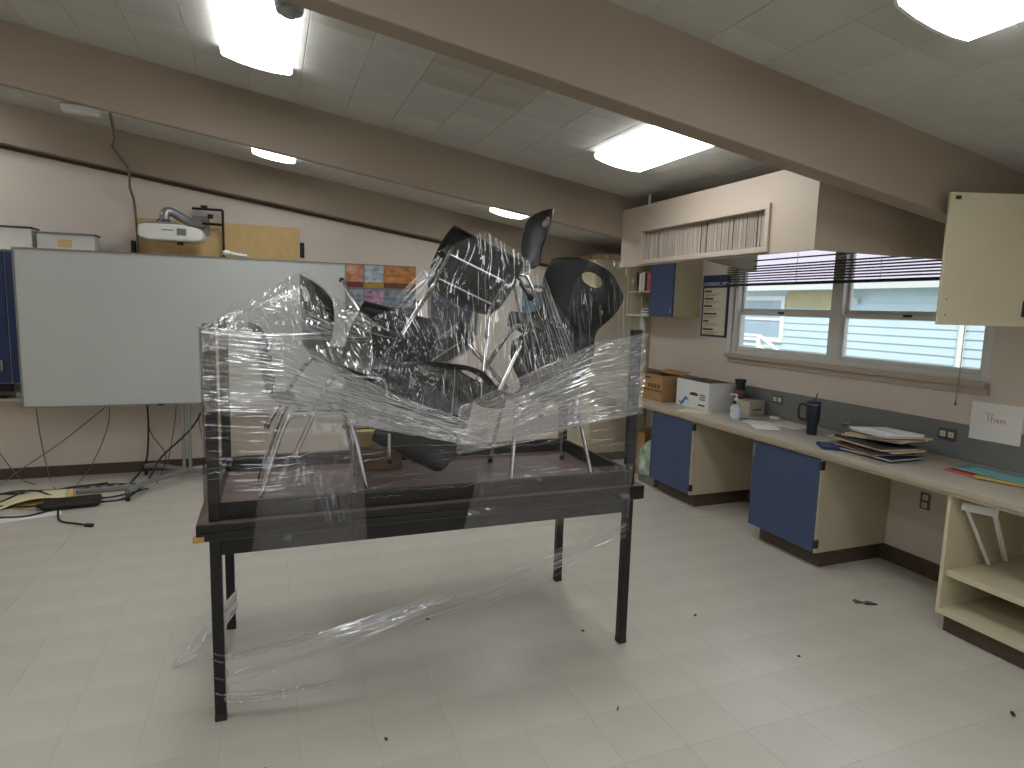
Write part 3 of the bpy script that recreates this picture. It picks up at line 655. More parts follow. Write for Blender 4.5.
# sign with a name
sg = thing('paper_sign', 'white paper sheet with a name in red marker taped to the wall', 'sign', (XR-0.022, 2.52, 1.165))
m = MB(); m.obox((0, 0, 0), 0.0006, 0.152, 0.122, (R(-1), R(2), 0)); m.build('sheet', 'paper', sg)
ink = MB()
def stroke(pts): ink.tube(smooth_path([(-0.0015, 0.075-a, b) for a, b in pts], 4), 0.0022, 6, 0.4)
stroke([(0.0, 0.052), (0.03, 0.053), (0.062, 0.050)]); stroke([(0.03, 0.053), (0.029, 0.03), (0.031, 0.002)])
stroke([(0.050, 0.046), (0.051, 0.02), (0.050, 0.0)]); stroke([(0.051, 0.018), (0.060, 0.027), (0.067, 0.018), (0.068, 0.0)])
stroke([(0.086, 0.024), (0.079, 0.014), (0.085, 0.001), (0.094, 0.010), (0.087, 0.024)])
stroke([(0.104, 0.024), (0.104, 0.0)]); stroke([(0.104, 0.016), (0.112, 0.024), (0.117, 0.016), (0.117, 0.0)]); stroke([(0.117, 0.016), (0.126, 0.024), (0.131, 0.014), (0.132, -0.002)])
ink.build('handwriting', 'red_ink', sg, smooth=True)
# poster beside the window
po = thing('wall_poster', 'narrow blue-bordered text poster on the wall left of the window', 'poster', (XR, 5.30, 1.56))
box(-0.012, 0, -0.20, 0.20, 0, 0.63).build('border', 'navy', po)
box(-0.0135, -0.012, -0.175, 0.175, 0.02, 0.50).build('sheet', mat('poster_cream', (206, 200, 178), 0.7), po)
def wall_text_matrix(y, zz, x): return Matrix(((0, 0, -1, x), (-1, 0, 0, y), (0, 1, 0, zz), (0, 0, 0, 1)))
text_mesh('CONTENTIC, KEYS', 0.046, 'poster_title', 'paper', po, wall_text_matrix(0.19, 0.525, -0.0125))
rows = ((0.455, 0.11), (0.38, 0.14), (0.305, 0.13), (0.225, 0.20), (0.15, 0.085), (0.065, 0.16))
for zz, wd in rows:
    box(-0.0145, -0.0135, 0.16-wd, 0.16, zz, zz+0.020).build('heading_print', 'cardd', po)
    for q in (1, 2): box(-0.0142, -0.0135, 0.14-0.26+0.05*q, 0.14, zz-0.016*q-0.004, zz-0.016*q+0.002).build('line_print', 'printgrey', po)

# under the counter at the far end: bag and box
pb = thing('brown_carton', 'brown carton on the floor under the far counter end', 'box', (3.80, 5.72, 0))
box(0, 0.35, 0, 0.3, 0, 0.48).build('body', 'card', pb, bev=0.004); box(-0.002, 0.0, 0.13, 0.17, 0, 0.48).build('tape', 'brownf', pb)
m = MB()
def bagf(u, v):
    a = 2*PI*u; r = (0.13+0.03*math.sin(3*a+4*v)+0.02*noise.noise((math.cos(a)*3, math.sin(a)*3, v*5)))*(0.75+0.55*math.sin(PI*min(v*0.8+0.15, 1))) * (1-0.75*max(0, v-0.8)/0.2)
    return (3.74+r*math.cos(a)*0.8, 5.46+0.8*r*math.sin(a), 0.095+0.38*v)
m.grid(bagf, 36, 18)
tag(m.build('plastic_bag', 'bag', smooth=True), 'white and green plastic bag under the counter by the blue door', 'bag')
tag(box(3.66, 3.92, 5.30, 5.60, 0, 0.09).build('grey_bin', 'printgrey', bev=0.01), 'low grey bin under the plastic bag', 'bin')

# ------------------------------------------------------------------ back wall: ledge, cabinet, whiteboard, projector
tag(box(-4.45, -1.0, 7.08, YB-0.002, 0.80, 0.83).build('wall_ledge', 'creamd', bev=0.003), 'narrow ledge on the back wall behind the whiteboard', 'shelf')
bc = thing('wall_cabinet', 'navy blue wall cabinet partly hidden behind the whiteboard', 'cabinet', (-3.7, 7.0, 0.98))
box(0, 2.2, 0.02, 0.305, 0, 1.22).build('body', 'cream', bc)
for k in range(3):
    d = box(0.005+k*0.733, 0.728+k*0.733, 0, 0.02, 0.005, 1.205).build('door', 'navy', bc, bev=0.003)
    box(0.66+k*0.733, 0.68+k*0.733, -0.02, 0, 0.12, 0.22).build('handle', 'alu', d)
box(-0.01, 2.21, -0.01, 0.305, 1.22, 1.235).build('top_trim', 'white', bc)
mn = thing('monitor', 'black monitor edge on the ledge left of the whiteboard', 'monitor', (-2.42, 7.16, 0.831))
box(-0.28, 0.14, -0.02, 0.02, 0.06, 0.16).build('screen', 'black', mn, bev=0.005); box(-0.15, 0.1, -0.06, 0.06, 0, 0.012).build('stand', 'black', mn); box(-0.05, 0.0, -0.01, 0.01, 0.01, 0.08).build('neck', 'black', mn)
tag(MB().obox((-2.20, 7.15, 0.856), 0.05, 0.04, 0.025, (0, 0, 0.2)).build('tissue_packet', mat('green_white', (190, 206, 190), 0.6, rgb2=(110, 150, 120), scale=20), bev=0.006), 'small green and white packet on the ledge', 'packet')
# storage bins on the cabinet
for x0, x1, hh, lab in ((-3.5, -2.72, 0.20, 'clear storage bin at the left frame edge on the navy cabinet'), (-2.68, -2.02, 0.185, 'clear storage bin with dark lid on the navy cabinet'), (-1.98, -1.53, 0.15, 'low clear storage bin at the right end of the navy cabinet')):
    r = thing('storage_bin', lab, 'bin', ((x0+x1)/2, 7.13, 2.216), group='clear bins on the cabinet')
    a = (x1-x0)/2
    m = MB(); t = 0.004
    m.box(-a, a, -0.1, -0.1+t, 0, hh).box(-a, a, 0.1-t, 0.1, 0, hh).box(-a, -a+t, -0.1+t, 0.1-t, 0, hh).box(a-t, a, -0.1+t, 0.1-t, 0, hh).box(-a+t, a-t, -0.1+t, 0.1-t, 0, t)
    m.build('tub', mat('cloudy_bin', (208, 206, 198), 0.4, var=0.08), r)
    box(-a-0.008, a+0.008, -0.11, 0.11, hh, hh+0.016).build('lid', 'printdark' if x1 < -2 else 'printgrey', r, bev=0.004)
    box(-a*0.3, a*0.2, -0.103, -0.1, hh*0.2, hh*0.7).build('contents_label', 'tan' if x1 > -2 else 'paper', r)
# tan board
tbd = thing('tan_board', 'tan cork board on the back wall behind the projector', 'board', (-1.21, YB-0.025, 1.45))
box(0, 1.53, 0, 0.02, 0, 1.145).build('panel', 'tan', tbd, bev=0.002); box(1.53, 1.575, 0, 0.02, 0.83, 0.99).build('black_clip', 'black', tbd)
# whiteboard on a wheeled stand
wb = thing('whiteboard', 'large white mobile whiteboard on a wheeled grey stand', 'whiteboard', (-0.68, 6.85, 0))
wx = 1.425
box(-wx, wx, -0.012, 0.012, 0.785, 2.205).build('panel', 'wboard', wb)
m = MB(); t = 0.014
m.box(-wx-t, wx+t, -0.02, 0.02, 2.205, 2.205+t).box(-wx-t, wx+t, -0.02, 0.02, 0.785-t, 0.785).box(-wx-t, -wx, -0.02, 0.02, 0.785, 2.205).box(wx, wx+t, -0.02, 0.02, 0.785, 2.205)
m.build('edge_trim', 'alu', wb)
for sx in (-0.155, -0.085):
    pass
m = MB(); m.box(-0.165, -0.135, 0.03, 0.07, 0.06, 1.6).box(-0.11, -0.08, 0.03, 0.07, 0.06, 1.6); m.build('column', 'grey_m', wb, bev=0.004)
m = MB(); m.box(-0.7, 0.7, 0.012, 0.03, 1.3, 1.38).box(-0.7, 0.7, 0.012, 0.03, 1.0, 1.06); m.build('bracket', 'grey_m', wb)
feet = [(-0.53, -0.60), (0.42, -0.42), (-0.53, 0.30), (0.42, 0.30)]
for fx, fy in feet:
    m = MB(); m.tube(smooth_path([(-0.12, 0.04, 0.09), (-0.12+0.7*(fx+0.12), 0.04+0.7*(fy-0.04), 0.11), (fx, fy, 0.09)], 6), 0.026, 8); f = m.build('foot', 'grey_m', wb, smooth=True)
    m = MB(); m.tube([(fx-0.014, fy, 0.034), (fx+0.014, fy, 0.034)], 0.034, 16); m.build('castor_wheel', 'darkrub', f, smooth=True)
    m = MB(); m.tube([(fx, fy, 0.04), (fx, fy, 0.09)], 0.010, 8); m.build('castor_stem', 'grey_m', f)
box(-0.15-0.2, -0.15-0.15, -0.03, -0.0, 0.765, 0.78).build('catch', 'slatd', wb)
# crumpled white cloth on the board top
m = MB(); m.tube(smooth_path([(-0.42, 6.84, 2.255), (-0.37, 6.83, 2.262), (-0.30, 6.84, 2.248), (-0.20, 6.85, 2.243)], 6), [0.018+0.016*math.sin(PI*min(1, k/8)) if k < 9 else 0.03-0.0007*k for k in range(19)], 12, 0.8)
tag(m.build('white_cloth', 'white', smooth=True), 'small crumpled white cloth lying on the whiteboard top edge', 'cloth')
# projector
pj = thing('projector', 'white short-throw projector on a grey wall arm above the whiteboard', 'projector', (-0.86, 6.98, 2.35))
prof = [(-0.28, 0.045), (-0.27, 0.02), (-0.19, 0.0), (0.20, 0.0), (0.265, 0.018), (0.275, 0.06), (0.265, 0.115), (0.18, 0.14), (0.06, 0.155), (-0.22, 0.15), (-0.275, 0.13)]
m = MB(); m.prism(prof, 1, -0.16, 0.16); m.build('case', 'white', pj, bev=0.018)
m = MB(); m.prism([(-0.26, 0.146), (-0.05, 0.151), (0.10, 0.146), (0.05, 0.175), (-0.2, 0.172)], 1, -0.15, 0.12); m.build('top_hump', 'grey_m', pj, bev=0.006)
box(-0.08, 0.02, -0.162, -0.158, 0.09, 0.10).build('maker_mark', 'printgrey', pj); box(0.05, 0.13, -0.162, -0.158, 0.05, 0.115).build('vent', 'printgrey', pj)
m = MB(); m.lathe([(0.028, -0.03), (0.028, 0.0)], 14, (0.06, -0.02, 0.0)); m.build('lower_foot', 'printdark', pj, smooth=True)
m = MB(); m.tube(smooth_path([(-0.06, -0.03, 0.165), (-0.065, -0.03, 0.25), (-0.02, 0.0, 0.285), (0.12, 0.10, 0.215), (0.20, 0.22, 0.20), (0.21, 0.30, 0.20)], 6), 0.042, 12); m.build('arm', 'grey_m', pj, smooth=True)
m = MB(); m.lathe([(0.045, -0.02), (0.045, 0.03), (0.02, 0.05)], 14, (-0.06, -0.03, 0.17)); m.build('pivot', 'printdark', pj, smooth=True)
box(0.14, 0.30, 0.30, 0.327, 0.10, 0.30).build('wall_plate', 'grey_m', pj)
m = MB(); m.tube(smooth_path([(-0.10, 0.1, 0.25), (-0.16, 0.1, 0.19), (-0.2, 0.05, 0.16)], 5), 0.006, 6); m.build('signal_cable', 'cord', pj)
# black tubular frame
bf = thing('tube_stand', 'black tubular stand with two cross bars behind the projector', 'stand', (-0.55, 7.2, 0.0))
m = MB(); m.tube([(0.12, 0, 0.835), (0.12, 0, 2.71)], 0.013, 8); m.build('upright', 'black', bf)
for zz, x0 in ((2.71, -0.16), (2.565, -0.12)):
    m = MB(); m.tube([(x0, 0, zz), (0.12, 0, zz)], 0.013, 8); m.build('cross_bar', 'black', bf)
box(-0.08, -0.02, -0.02, 0.02, 2.715, 2.745).build('clamp', 'black', bf); box(-0.02, 0.03, -0.02, 0.02, 2.62, 2.66).build('knob', 'black', bf)
# picture collage and other wall boards
pl = thing('picture_collage', 'six-picture landscape photo poster on the back wall', 'poster', (0.80, YB, 1.70))
box(0, 0.80, -0.008, 0, 0, 0.545).build('backing', 'printgrey', pl)
cset = [((188, 104, 84), (226, 180, 140)), ((120, 136, 150), (206, 214, 220)), ((150, 90, 40), (214, 150, 90)), ((70, 84, 96), (180, 196, 214)), ((120, 84, 110), (206, 170, 190)), ((90, 100, 112), (150, 160, 170))]
ws = (0.11, 0.19, 0.24)
for k, (a, b_) in enumerate(cset):
    i, j = k % 3, k//3
    x0 = 0.01+[0, 0.20, 0.42][i]; wd = [0.185, 0.215, 0.37][i]
    box(x0, x0+wd, -0.0095, -0.008, 0.285-0.275*j, 0.285-0.275*j+0.25).build('picture', mat('picture_%d' % k, b_, 0.6, rgb2=a, scale=9+k, stretch=(1, 1, 2)), pl)
    box(x0, x0+wd, -0.0105, -0.0095, 0.285-0.275*j, 0.285-0.275*j+0.06).build('picture_foreground', mat('fg_%d' % k, [(120, 60, 50), (176, 140, 50), (110, 70, 40), (60, 70, 60), (120, 140, 70), (80, 88, 92)][k], 0.6, var=0.3, scale=30), pl)
tag(box(0.44+0.80, 0.58+0.80, YB-0.014, YB-0.0105, 1.64, 1.72).build('caption_card', 'manila'), 'small tan card over the lower edge of the landscape poster', 'card')
nb = thing('dark_screen', 'dark blue framed panel on the back wall behind the chair legs', 'panel', (1.75, YB, 1.45)); box(0, 0.62, -0.03, 0, 0, 0.63).build('frame', 'printgrey', nb, bev=0.004); box(0.03, 0.59, -0.033, -0.03, 0.03, 0.60).build('face', mat('deep_blue', (34, 42, 66), 0.4), nb)
tb2 = thing('teal_poster', 'small green and blue poster on the back wall behind the chairs', 'poster', (2.95, YB, 1.75)); box(0, 0.4, -0.006, 0, 0, 0.34).build('sheet', mat('greenblue', (70, 120, 110), 0.6, rgb2=(80, 110, 160), scale=4), tb2); box(0.03, 0.37, -0.0075, -0.006, 0.26, 0.30).build('heading_print', 'paper', tb2)

# cable box and hanging cable
cbx = thing('junction_box', 'white cable cover on the ceiling at the left between the beams', 'cable cover', (-1.44, 6.52, zc(-1.44)-0.015))
box(-0.16, 0.12, -0.05, 0.05, -0.06, 0.0).build('cover', 'white', cbx, bev=0.008); box(0.12, 0.3, -0.025, 0.025, -0.035, -0.005).build('trunking', 'white', cbx)
m = MB(); m.tube(smooth_path([(-1.24, 6.46, zc(-1.24)-0.03), (-1.30, 6.9, 3.25), (-1.36, 7.12, 3.22), (-1.30, 7.13, 3.12), (-1.24, 7.13, 3.02), (-1.235, 7.13, 2.85), (-1.225, 7.26, 2.72), (-1.21, 7.25, 2.3), (-1.22, 7.26, 1.5), (-1.25, 7.2, 0.85)], 8), 0.012, 8)
tag(m.build('hanging_cable', 'cordg', smooth=True), 'grey cable hanging from the ceiling cover down the back wall', 'cable')
tag(box(-1.27, -1.235, 7.24, YB-0.001, 2.22, 2.36).build('black_switch', 'black', bev=0.003), 'small black box on the wall beside the hanging cable', 'switch')

# cables below the whiteboard
cw = [[(-2.15, 7.27, 0.80), (-2.12, 7.26, 0.4), (-2.05, 7.2, 0.02), (-1.9, 6.8, 0.01)],
      [(-1.52, 7.26, 0.80), (-1.55, 7.25, 0.5), (-1.68, 7.2, 0.15), (-1.75, 6.9, 0.01)],
      [(-1.45, 7.27, 0.80), (-1.9, 7.25, 0.4), (-2.3, 7.2, 0.1), (-2.4, 6.9, 0.01)],
      [(-1.20, 7.26, 0.80), (-1.19, 7.25, 0.5), (-1.22, 7.2, 0.12), (-1.3, 6.8, 0.01)],
      [(-1.19, 7.25, 0.80), (-1.17, 7.2, 0.45), (-1.02, 7.1, 0.2), (-1.05, 6.7, 0.02)],
      [(-0.92, 7.26, 0.80), (-0.95, 7.25, 0.5), (-1.02, 7.2, 0.1), (-1.0, 6.9, 0.01)],
      [(-0.60, 7.0, 0.80), (-0.75, 6.9, 0.52), (-1.0, 6.7, 0.28), (-1.1, 6.5, 0.1), (-1.25, 6.3, 0.01), (-1.5, 6.25, 0.012)],
      [(-0.72, 7.26, 0.60), (-0.70, 7.2, 0.4), (-0.62, 7.1, 0.15), (-0.55, 7.0, 0.02)],
      [(-2.6, 7.26, 0.80), (-2.5, 7.25, 0.4), (-2.3, 7.2, 0.05), (-2.1, 7.0, 0.01)]]
lb = ['leftmost thin cable dropping below the ledge', 'cable dropping at the first third below the whiteboard', 'cable slanting down to the left below the whiteboard', 'thick dark cable dropping below the middle of the whiteboard', 'cable branching from the thick dark cable', 'cable dropping left of the stand column', 'black cable sagging from the board to the floor clutter', 'short cable beside the stand column', 'thin cable at the left frame edge below the ledge']
for k, (p, l_) in enumerate(zip(cw, lb)):
    m = MB(); m.tube(smooth_path(p, 8), 0.009 if k in (3, 6) else 0.0045, 7); tag(m.build('wall_cable', 'cord' if k in (3, 6, 4) else 'cordg', smooth=True), l_, 'cable', 'cables below the whiteboard')
fc = [[(-3.0, 6.2, 0.008), (-2.3, 6.35, 0.01), (-1.9, 6.2, 0.03), (-1.6, 6.25, 0.05), (-1.35, 6.35, 0.02), (-1.1, 6.55, 0.02)],
      [(-2.9, 5.9, 0.008), (-2.3, 6.05, 0.01), (-1.9, 6.0, 0.008), (-1.7, 6.15, 0.02)],
      [(-2.8, 6.6, 0.008), (-2.4, 6.75, 0.01), (-2.0, 6.7, 0.01), (-1.7, 6.85, 0.01), (-1.3, 6.8, 0.012)],
      [(-1.68, 6.05, 0.02), (-1.6, 5.8, 0.01), (-1.45, 5.68, 0.01), (-1.37, 5.62, 0.012)],
      [(-2.7, 6.4, 0.008), (-2.2, 6.3, 0.05), (-2.0, 6.5, 0.09), (-1.75, 6.35, 0.03), (-1.7, 6.2, 0.02)],
      [(-3.0, 6.75, 0.008), (-2.5, 6.6, 0.012), (-2.2, 6.8, 0.01), (-1.9, 6.75, 0.012), (-1.5, 6.9, 0.01)]]
lb2 = ['long black cable winding past the charger on the floor', 'black cable nearest the viewer at the left edge', 'black cable along the baseboard', 'short black lead with a plug end on the open floor', 'black cable looping over the yellow folder', 'rearmost black cable on the floor clutter']
for k, (p, l_) in enumerate(zip(fc, lb2)):
    m = MB(); m.tube(smooth_path(p, 8), 0.008, 7); o = tag(m.build('floor_cable', 'cord', smooth=True), l_, 'cable', 'cables on the floor')
    if k == 3:
        m = MB(); m.obox((-1.36, 5.61, 0.013), 0.03, 0.014, 0.012, (0, 0, -0.5)); m.build('plug', 'cord', o)
ch = thing('power_adapter', 'black power adapter lying on the floor clutter', 'adapter', (-1.62, 6.22, 0.012), (0, 0, 0.15))
box(-0.21, 0.21, -0.11, 0.11, 0, 0.05).build('brick', 'black', ch, bev=0.02); box(-0.25, -0.21, -0.03, 0.03, 0.01, 0.035).build('plug_end', 'darkrub', ch)
yf = thing('yellow_folder', 'pale yellow folder with papers lying under the cables', 'folder', (-1.98, 6.45, 0.006), (0, R(-4), 0.25))
box(-0.26, 0.30, -0.18, 0.18, 0, 0.004).build('cover', 'yellow', yf); m = MB(); m.grid(lambda u, v: (-0.24+0.5*u, -0.16+0.32*v, 0.012+0.05*math.sin(PI*u)*(1-0.5*v)), 10, 6); o = m.build('pages', mat('cream_pages', (236, 228, 190), 0.7), yf, smooth=True); sd = o.modifiers.new('t', 'SOLIDIFY'); sd.thickness = 0.006
ps = thing('power_strip', 'grey power strip on the floor behind the adapter', 'power strip', (-1.42, 6.62, 0.008), (0, 0, 0.1))
box(-0.26, 0.26, -0.035, 0.035, 0, 0.045).build('case', 'grey_m', ps, bev=0.008)
for k in range(5): box(-0.2+k*0.09, -0.155+k*0.09, -0.02, 0.02, 0.045, 0.047).build('socket', 'printdark', ps)
sp = thing('paper_scrap', 'pale flat sheet on the floor under the clutter', 'paper', (-1.85, 6.0, 0.001), (0, 0, 0.3)); box(-0.2, 0.2, -0.06, 0.06, 0, 0.002).build('sheet', 'paper', sp)
# litter on the floor
lt = thing('torn_wrapper', 'small silver torn wrapper on the floor near the open cabinet', 'litter', (3.49, 2.70, 0.001), (0, 0, -0.35))
m = MB(); m.grid(lambda u, v: (-0.06+0.12*u, -0.022+0.044*v+0.01*math.sin(5*u), 0.004+0.008*noise.noise((u*5, v*3, 1))+0.006*math.sin(9*u)*v), 14, 6); o = m.build('foil', 'alu', lt, smooth=True); o.modifiers.new('t', 'SOLIDIFY').thickness = 0.001
box(0.0, 0.075, -0.03, -0.015, 0, 0.006).build('dark_strip', 'printdark', lt)
m = MB(); m.obox((3.17, 1.647, 0.007), 0.014, 0.006, 0.006, (0, 0, 0.9)); tag(m.build('screw_stub', 'printdark', bev=0.002), 'tiny dark screw lying on the floor at lower right', 'screw')
# scuff crumbs: countable specks
rs = random.Random(11)
crumbs = ['dark crumb on the floor below the middle of the table', 'dark crumb on the floor beside the near right table leg', 'dark crumb on the floor in front of the table centre', 'dark crumb on the open floor right of the table centre', 'dark crumb on the floor near the front left table leg', 'dark crumb on the open floor at lower right', 'dark crumb on the floor between table and blue cabinet']
for k, (x, y) in enumerate(((0.82, 3.35), (1.62, 2.95), (0.42, 2.42), (1.45, 2.28), (-0.05, 2.4), (2.6, 2.35), (2.35, 2.9))):
    m = MB(); m.obox((x, y, 0.0035), rs.uniform(0.006, 0.014), rs.uniform(0.003, 0.006), 0.0025, (0, 0, rs.uniform(0, 3)))
    tag(m.build('debris_crumb', 'printdark'), crumbs[k], 'debris', 'crumbs on the floor')

# ------------------------------------------------------------------ two lab tables, the upper one upside down
TH, TL, TW, OV = 0.855, 1.996, 0.815, 0.068
def lab_table(lab, loc, rot):
    r = thing('lab_table', lab, 'table', loc, rot, 'stacked black tables')
    a, b_ = TL/2, TW/2
    box(-a-OV, a+OV, -b_-0.05, b_+0.05, TH-0.034, TH).build('tabletop', 'blacktop', r, bev=0.003)
    box(-a-OV+0.004, a+OV-0.004, -b_-0.046, b_+0.046, TH-0.0365, TH-0.034).build('underside_panel', 'redwood', r)
    l = 0.0225; z0, z1 = TH-0.112, TH-0.0365
    box(-a+l, a-l, -b_-0.012, -b_+0.006, z0, z1).build('apron', 'black', r); box(-a+l, a-l, b_-0.006, b_+0.012, z0, z1).build('apron', 'black', r)
    box(-a-0.012, -a+0.006, -b_+l, b_-l, z0, z1).build('apron', 'black', r); box(a-0.006, a+0.012, -b_+l, b_-l, z0, z1).build('apron', 'black', r)
    for sx in (-1, 1):
        for sy in (-1, 1):
            lg = box(sx*a-l, sx*a+l, sy*b_-l, sy*b_+l, 0.02, TH-0.0365).build('leg', 'black', r, bev=0.004)
            box(sx*a-l-0.001, sx*a+l+0.001, sy*b_-l-0.001, sy*b_+l+0.001, 0.0, 0.03).build('foot_cap', 'darkrub', lg, bev=0.003)
    return r
TCX, TCY = -0.230+TL/2, 2.786+TW/2
t1 = lab_table('black lab table standing upright on the floor', (TCX, TCY, 0.0), (0, 0, 0))
box(-TL/2-OV-0.012, -TL/2-OV+0.03, -TW/2-0.052, -TW/2-0.02, TH-0.036, TH-0.012).build('bare_corner', 'rawwood', t1)
t2 = lab_table('black lab table turned upside down on the other table, legs up', (TCX, TCY, 2*TH+0.002), (PI, 0, 0))
DZ = TH+0.002+0.0365   # inner deck height of the upturned table

# ------------------------------------------------------------------ stacking chairs
def chair_parts():
    root = thing('stacking_chair', 'x', 'chair', group='black stacking chairs in the wrapped pile')
    prof = [(0.225, 0.405), (0.215, 0.432), (0.185, 0.447), (0.10, 0.442), (0.0, 0.432), (-0.10, 0.430), (-0.165, 0.445), (-0.205, 0.49), (-0.222, 0.55), (-0.236, 0.62), (-0.25, 0.69), (-0.268, 0.76), (-0.287, 0.815)]
    wid = [0.185, 0.20, 0.212, 0.225, 0.225, 0.212, 0.188, 0.172, 0.185, 0.218, 0.232, 0.220, 0.150]
    pp = smooth_path([(y, zz, wd) for (y, zz), wd in zip(prof, wid)], 4)
    nv = len(pp)-1; nu = 20
    bm = bmesh.new(); G = []
    for j, p in enumerate(pp):
        row = []; t = j/nv
        for i in range(nu+1):
            u = i/nu*2-1; y, zz, wd = p
            back = max(0, min(1, (t-0.5)/0.2))
            dish = 0.030*(u*u)*(1-back)*max(0, min(1, t/0.2)) 
            fwd = 0.055*(u*u)*back
            lift = -0.03*(abs(u)**3)*max(0, (t-0.9)/0.1)
            row.append(bm.verts.new((u*wd, y+fwd, zz+dish+lift)))
        G.append(row)
    # hand hole in the backrest
    cz_, rx, rz = 0.735, 0.062, 0.032
    for j in range(nv):
        for i in range(nu):
            q = [G[j][i], G[j][i+1], G[j+1][i+1], G[j+1][i]]
            c_ = sum((v.co for v in q), Vector())/4
            if c_.z > 0.6 and (c_.x/rx)**2 + ((c_.z-cz_)/rz)**2 < 1: continue
            bm.faces.new(q)
    for v in bm.verts:
        if v.is_boundary and v.co.z > 0.66 and abs(v.co.x) < 0.1 and v.co.z < 0.79:
            k = math.sqrt((v.co.x/rx)**2 + ((v.co.z-cz_)/rz)**2)
            if 0.2 < k < 1.6: v.co.x /= k; v.co.z = cz_+(v.co.z-cz_)/k
    bmesh.ops.delete(bm, geom=[v for v in bm.verts if not v.link_faces], context='VERTS')
    bmesh.ops.recalc_face_normals(bm, faces=bm.faces)
    me = bpy.data.meshes.new('shell'); bm.to_mesh(me); bm.free(); me.materials.append(MT['shell'])
    for p in me.polygons: p.use_smooth = True
    o = bpy.data.objects.new('shell', me); C.objects.link(o); o.parent = root
    sd = o.modifiers.new('thick', 'SOLIDIFY'); sd.thickness = 0.007; sd.offset = 0
    ss = o.modifiers.new('sub', 'SUBSURF'); ss.levels = 1; ss.render_levels = 1
    r = 0.0115
    for s in (-1, 1):
        for (fx, fy), (tx, ty) in (((0.225, 0.225), (0.165, 0.14)), ((0.225, -0.255), (0.165, -0.12))):
            m = MB(); m.tube(smooth_path([(s*fx, fy, 0.012), (s*(fx*0.35+tx*0.65), fy*0.35+ty*0.65, 0.29), (s*tx, ty*1.0, 0.395), (s*tx*0.99, ty*0.72, 0.414)], 6), r, 10); lg = m.build('leg', 'chrome', root, smooth=True)
            m = MB(); m.tube([(s*fx, fy, 0.0), (s*fx, fy, 0.022)], 0.015, 10); m.build('foot_glide', 'darkrub', lg, smooth=True)
    m = MB()
    for s in (-1, 1): m.tube([(s*0.163, 0.105, 0.414), (s*0.163, -0.09, 0.414)], r, 10)
    for yy in (0.08, -0.07): m.tube([(-0.163, yy, 0.412), (0.163, yy, 0.412)], 0.009, 8)
    m.build('seat_frame', 'chrome', root, smooth=True)
    return root
proto = chair_parts()
def Rm(x=0, y=0, z=0): return (Matrix.Rotation(R(z), 4, 'Z') @ Matrix.Rotation(R(y), 4, 'Y') @ Matrix.Rotation(R(x), 4, 'X'))
def seat_at(c_, rot, ref=(0, 0, 0.43)):
    # place the chair so that its local point ref lands on c_
    return Matrix.Translation(Vector(c_)) @ rot @ Matrix.Translation(-Vector(ref))
view = Matrix.Rotation(R(0), 4, 'Z')
def Ry(a): return Matrix.Rotation(R(a), 4, 'Y')
def Rz(a): return Matrix.Rotation(R(a), 4, 'Z')
def Rx(a): return Matrix.Rotation(R(a), 4, 'X')
chairs = [
    ('upright black stacking chair in side profile behind the left table leg', seat_at((0.19, 3.10, DZ), Rm(0, 0, -90), (0, 0, 0))),
    ('tilted black stacking chair whose backrest peaks under film at the left', seat_at((0.15, 3.05, 1.77), Rm(-8, 10, -76), (0, -0.25, 0.66))),
    ('black stacking chair on its front edge at the bottom centre, seat facing front', seat_at((0.73, 3.09, 1.24), Ry(30) @ Rz(184) @ Rx(-84))),
    ('black stacking chair tipped over behind the centre, backrest hanging down', seat_at((0.56, 3.26, 1.56), Rm(105, 14, 8))),
    ('topmost left chair tipped with its chrome legs pointing at the viewer', seat_at((1.00, 3.20, 1.95), Ry(24) @ Rz(172) @ Rx(58))),
    ('highest black chair, its curved shell seen edge-on against the beam', seat_at((1.27, 3.50, 2.02), Rm(2, -3, 86))),
    ('black stacking chair at right, backrest with hand hole facing front', seat_at((1.52, 2.90, 1.89), Rm(-4, 24, -4), (0, -0.24, 0.66))),
    ('black stacking chair deep in the pile behind the centre, mostly hidden', seat_at((0.90, 3.42, 1.52), Ry(-35) @ Rz(165) @ Rx(35))),
    ('upright black chair under the hand-hole chair by the right table leg', seat_at((1.40, 3.16, DZ), Rm(0, 0, -6), (0, 0, 0))),
]
for k, (lab, mw) in enumerate(chairs):
    o = proto if k == 0 else copy_tree(proto)
    o['label'] = lab; o.matrix_world = mw
# yellow crate behind the left chair
yc = thing('yellow_box', 'small yellow box on the upturned table behind the left chair legs', 'box', (0.42, 3.40, DZ+0.001))
box(0, 0.26, 0, 0.12, 0.14, 0.22).build('lid', 'yellow', yc, bev=0.004); box(0.004, 0.256, 0.004, 0.116, 0, 0.14).build('body', 'brownf', yc, bev=0.004)

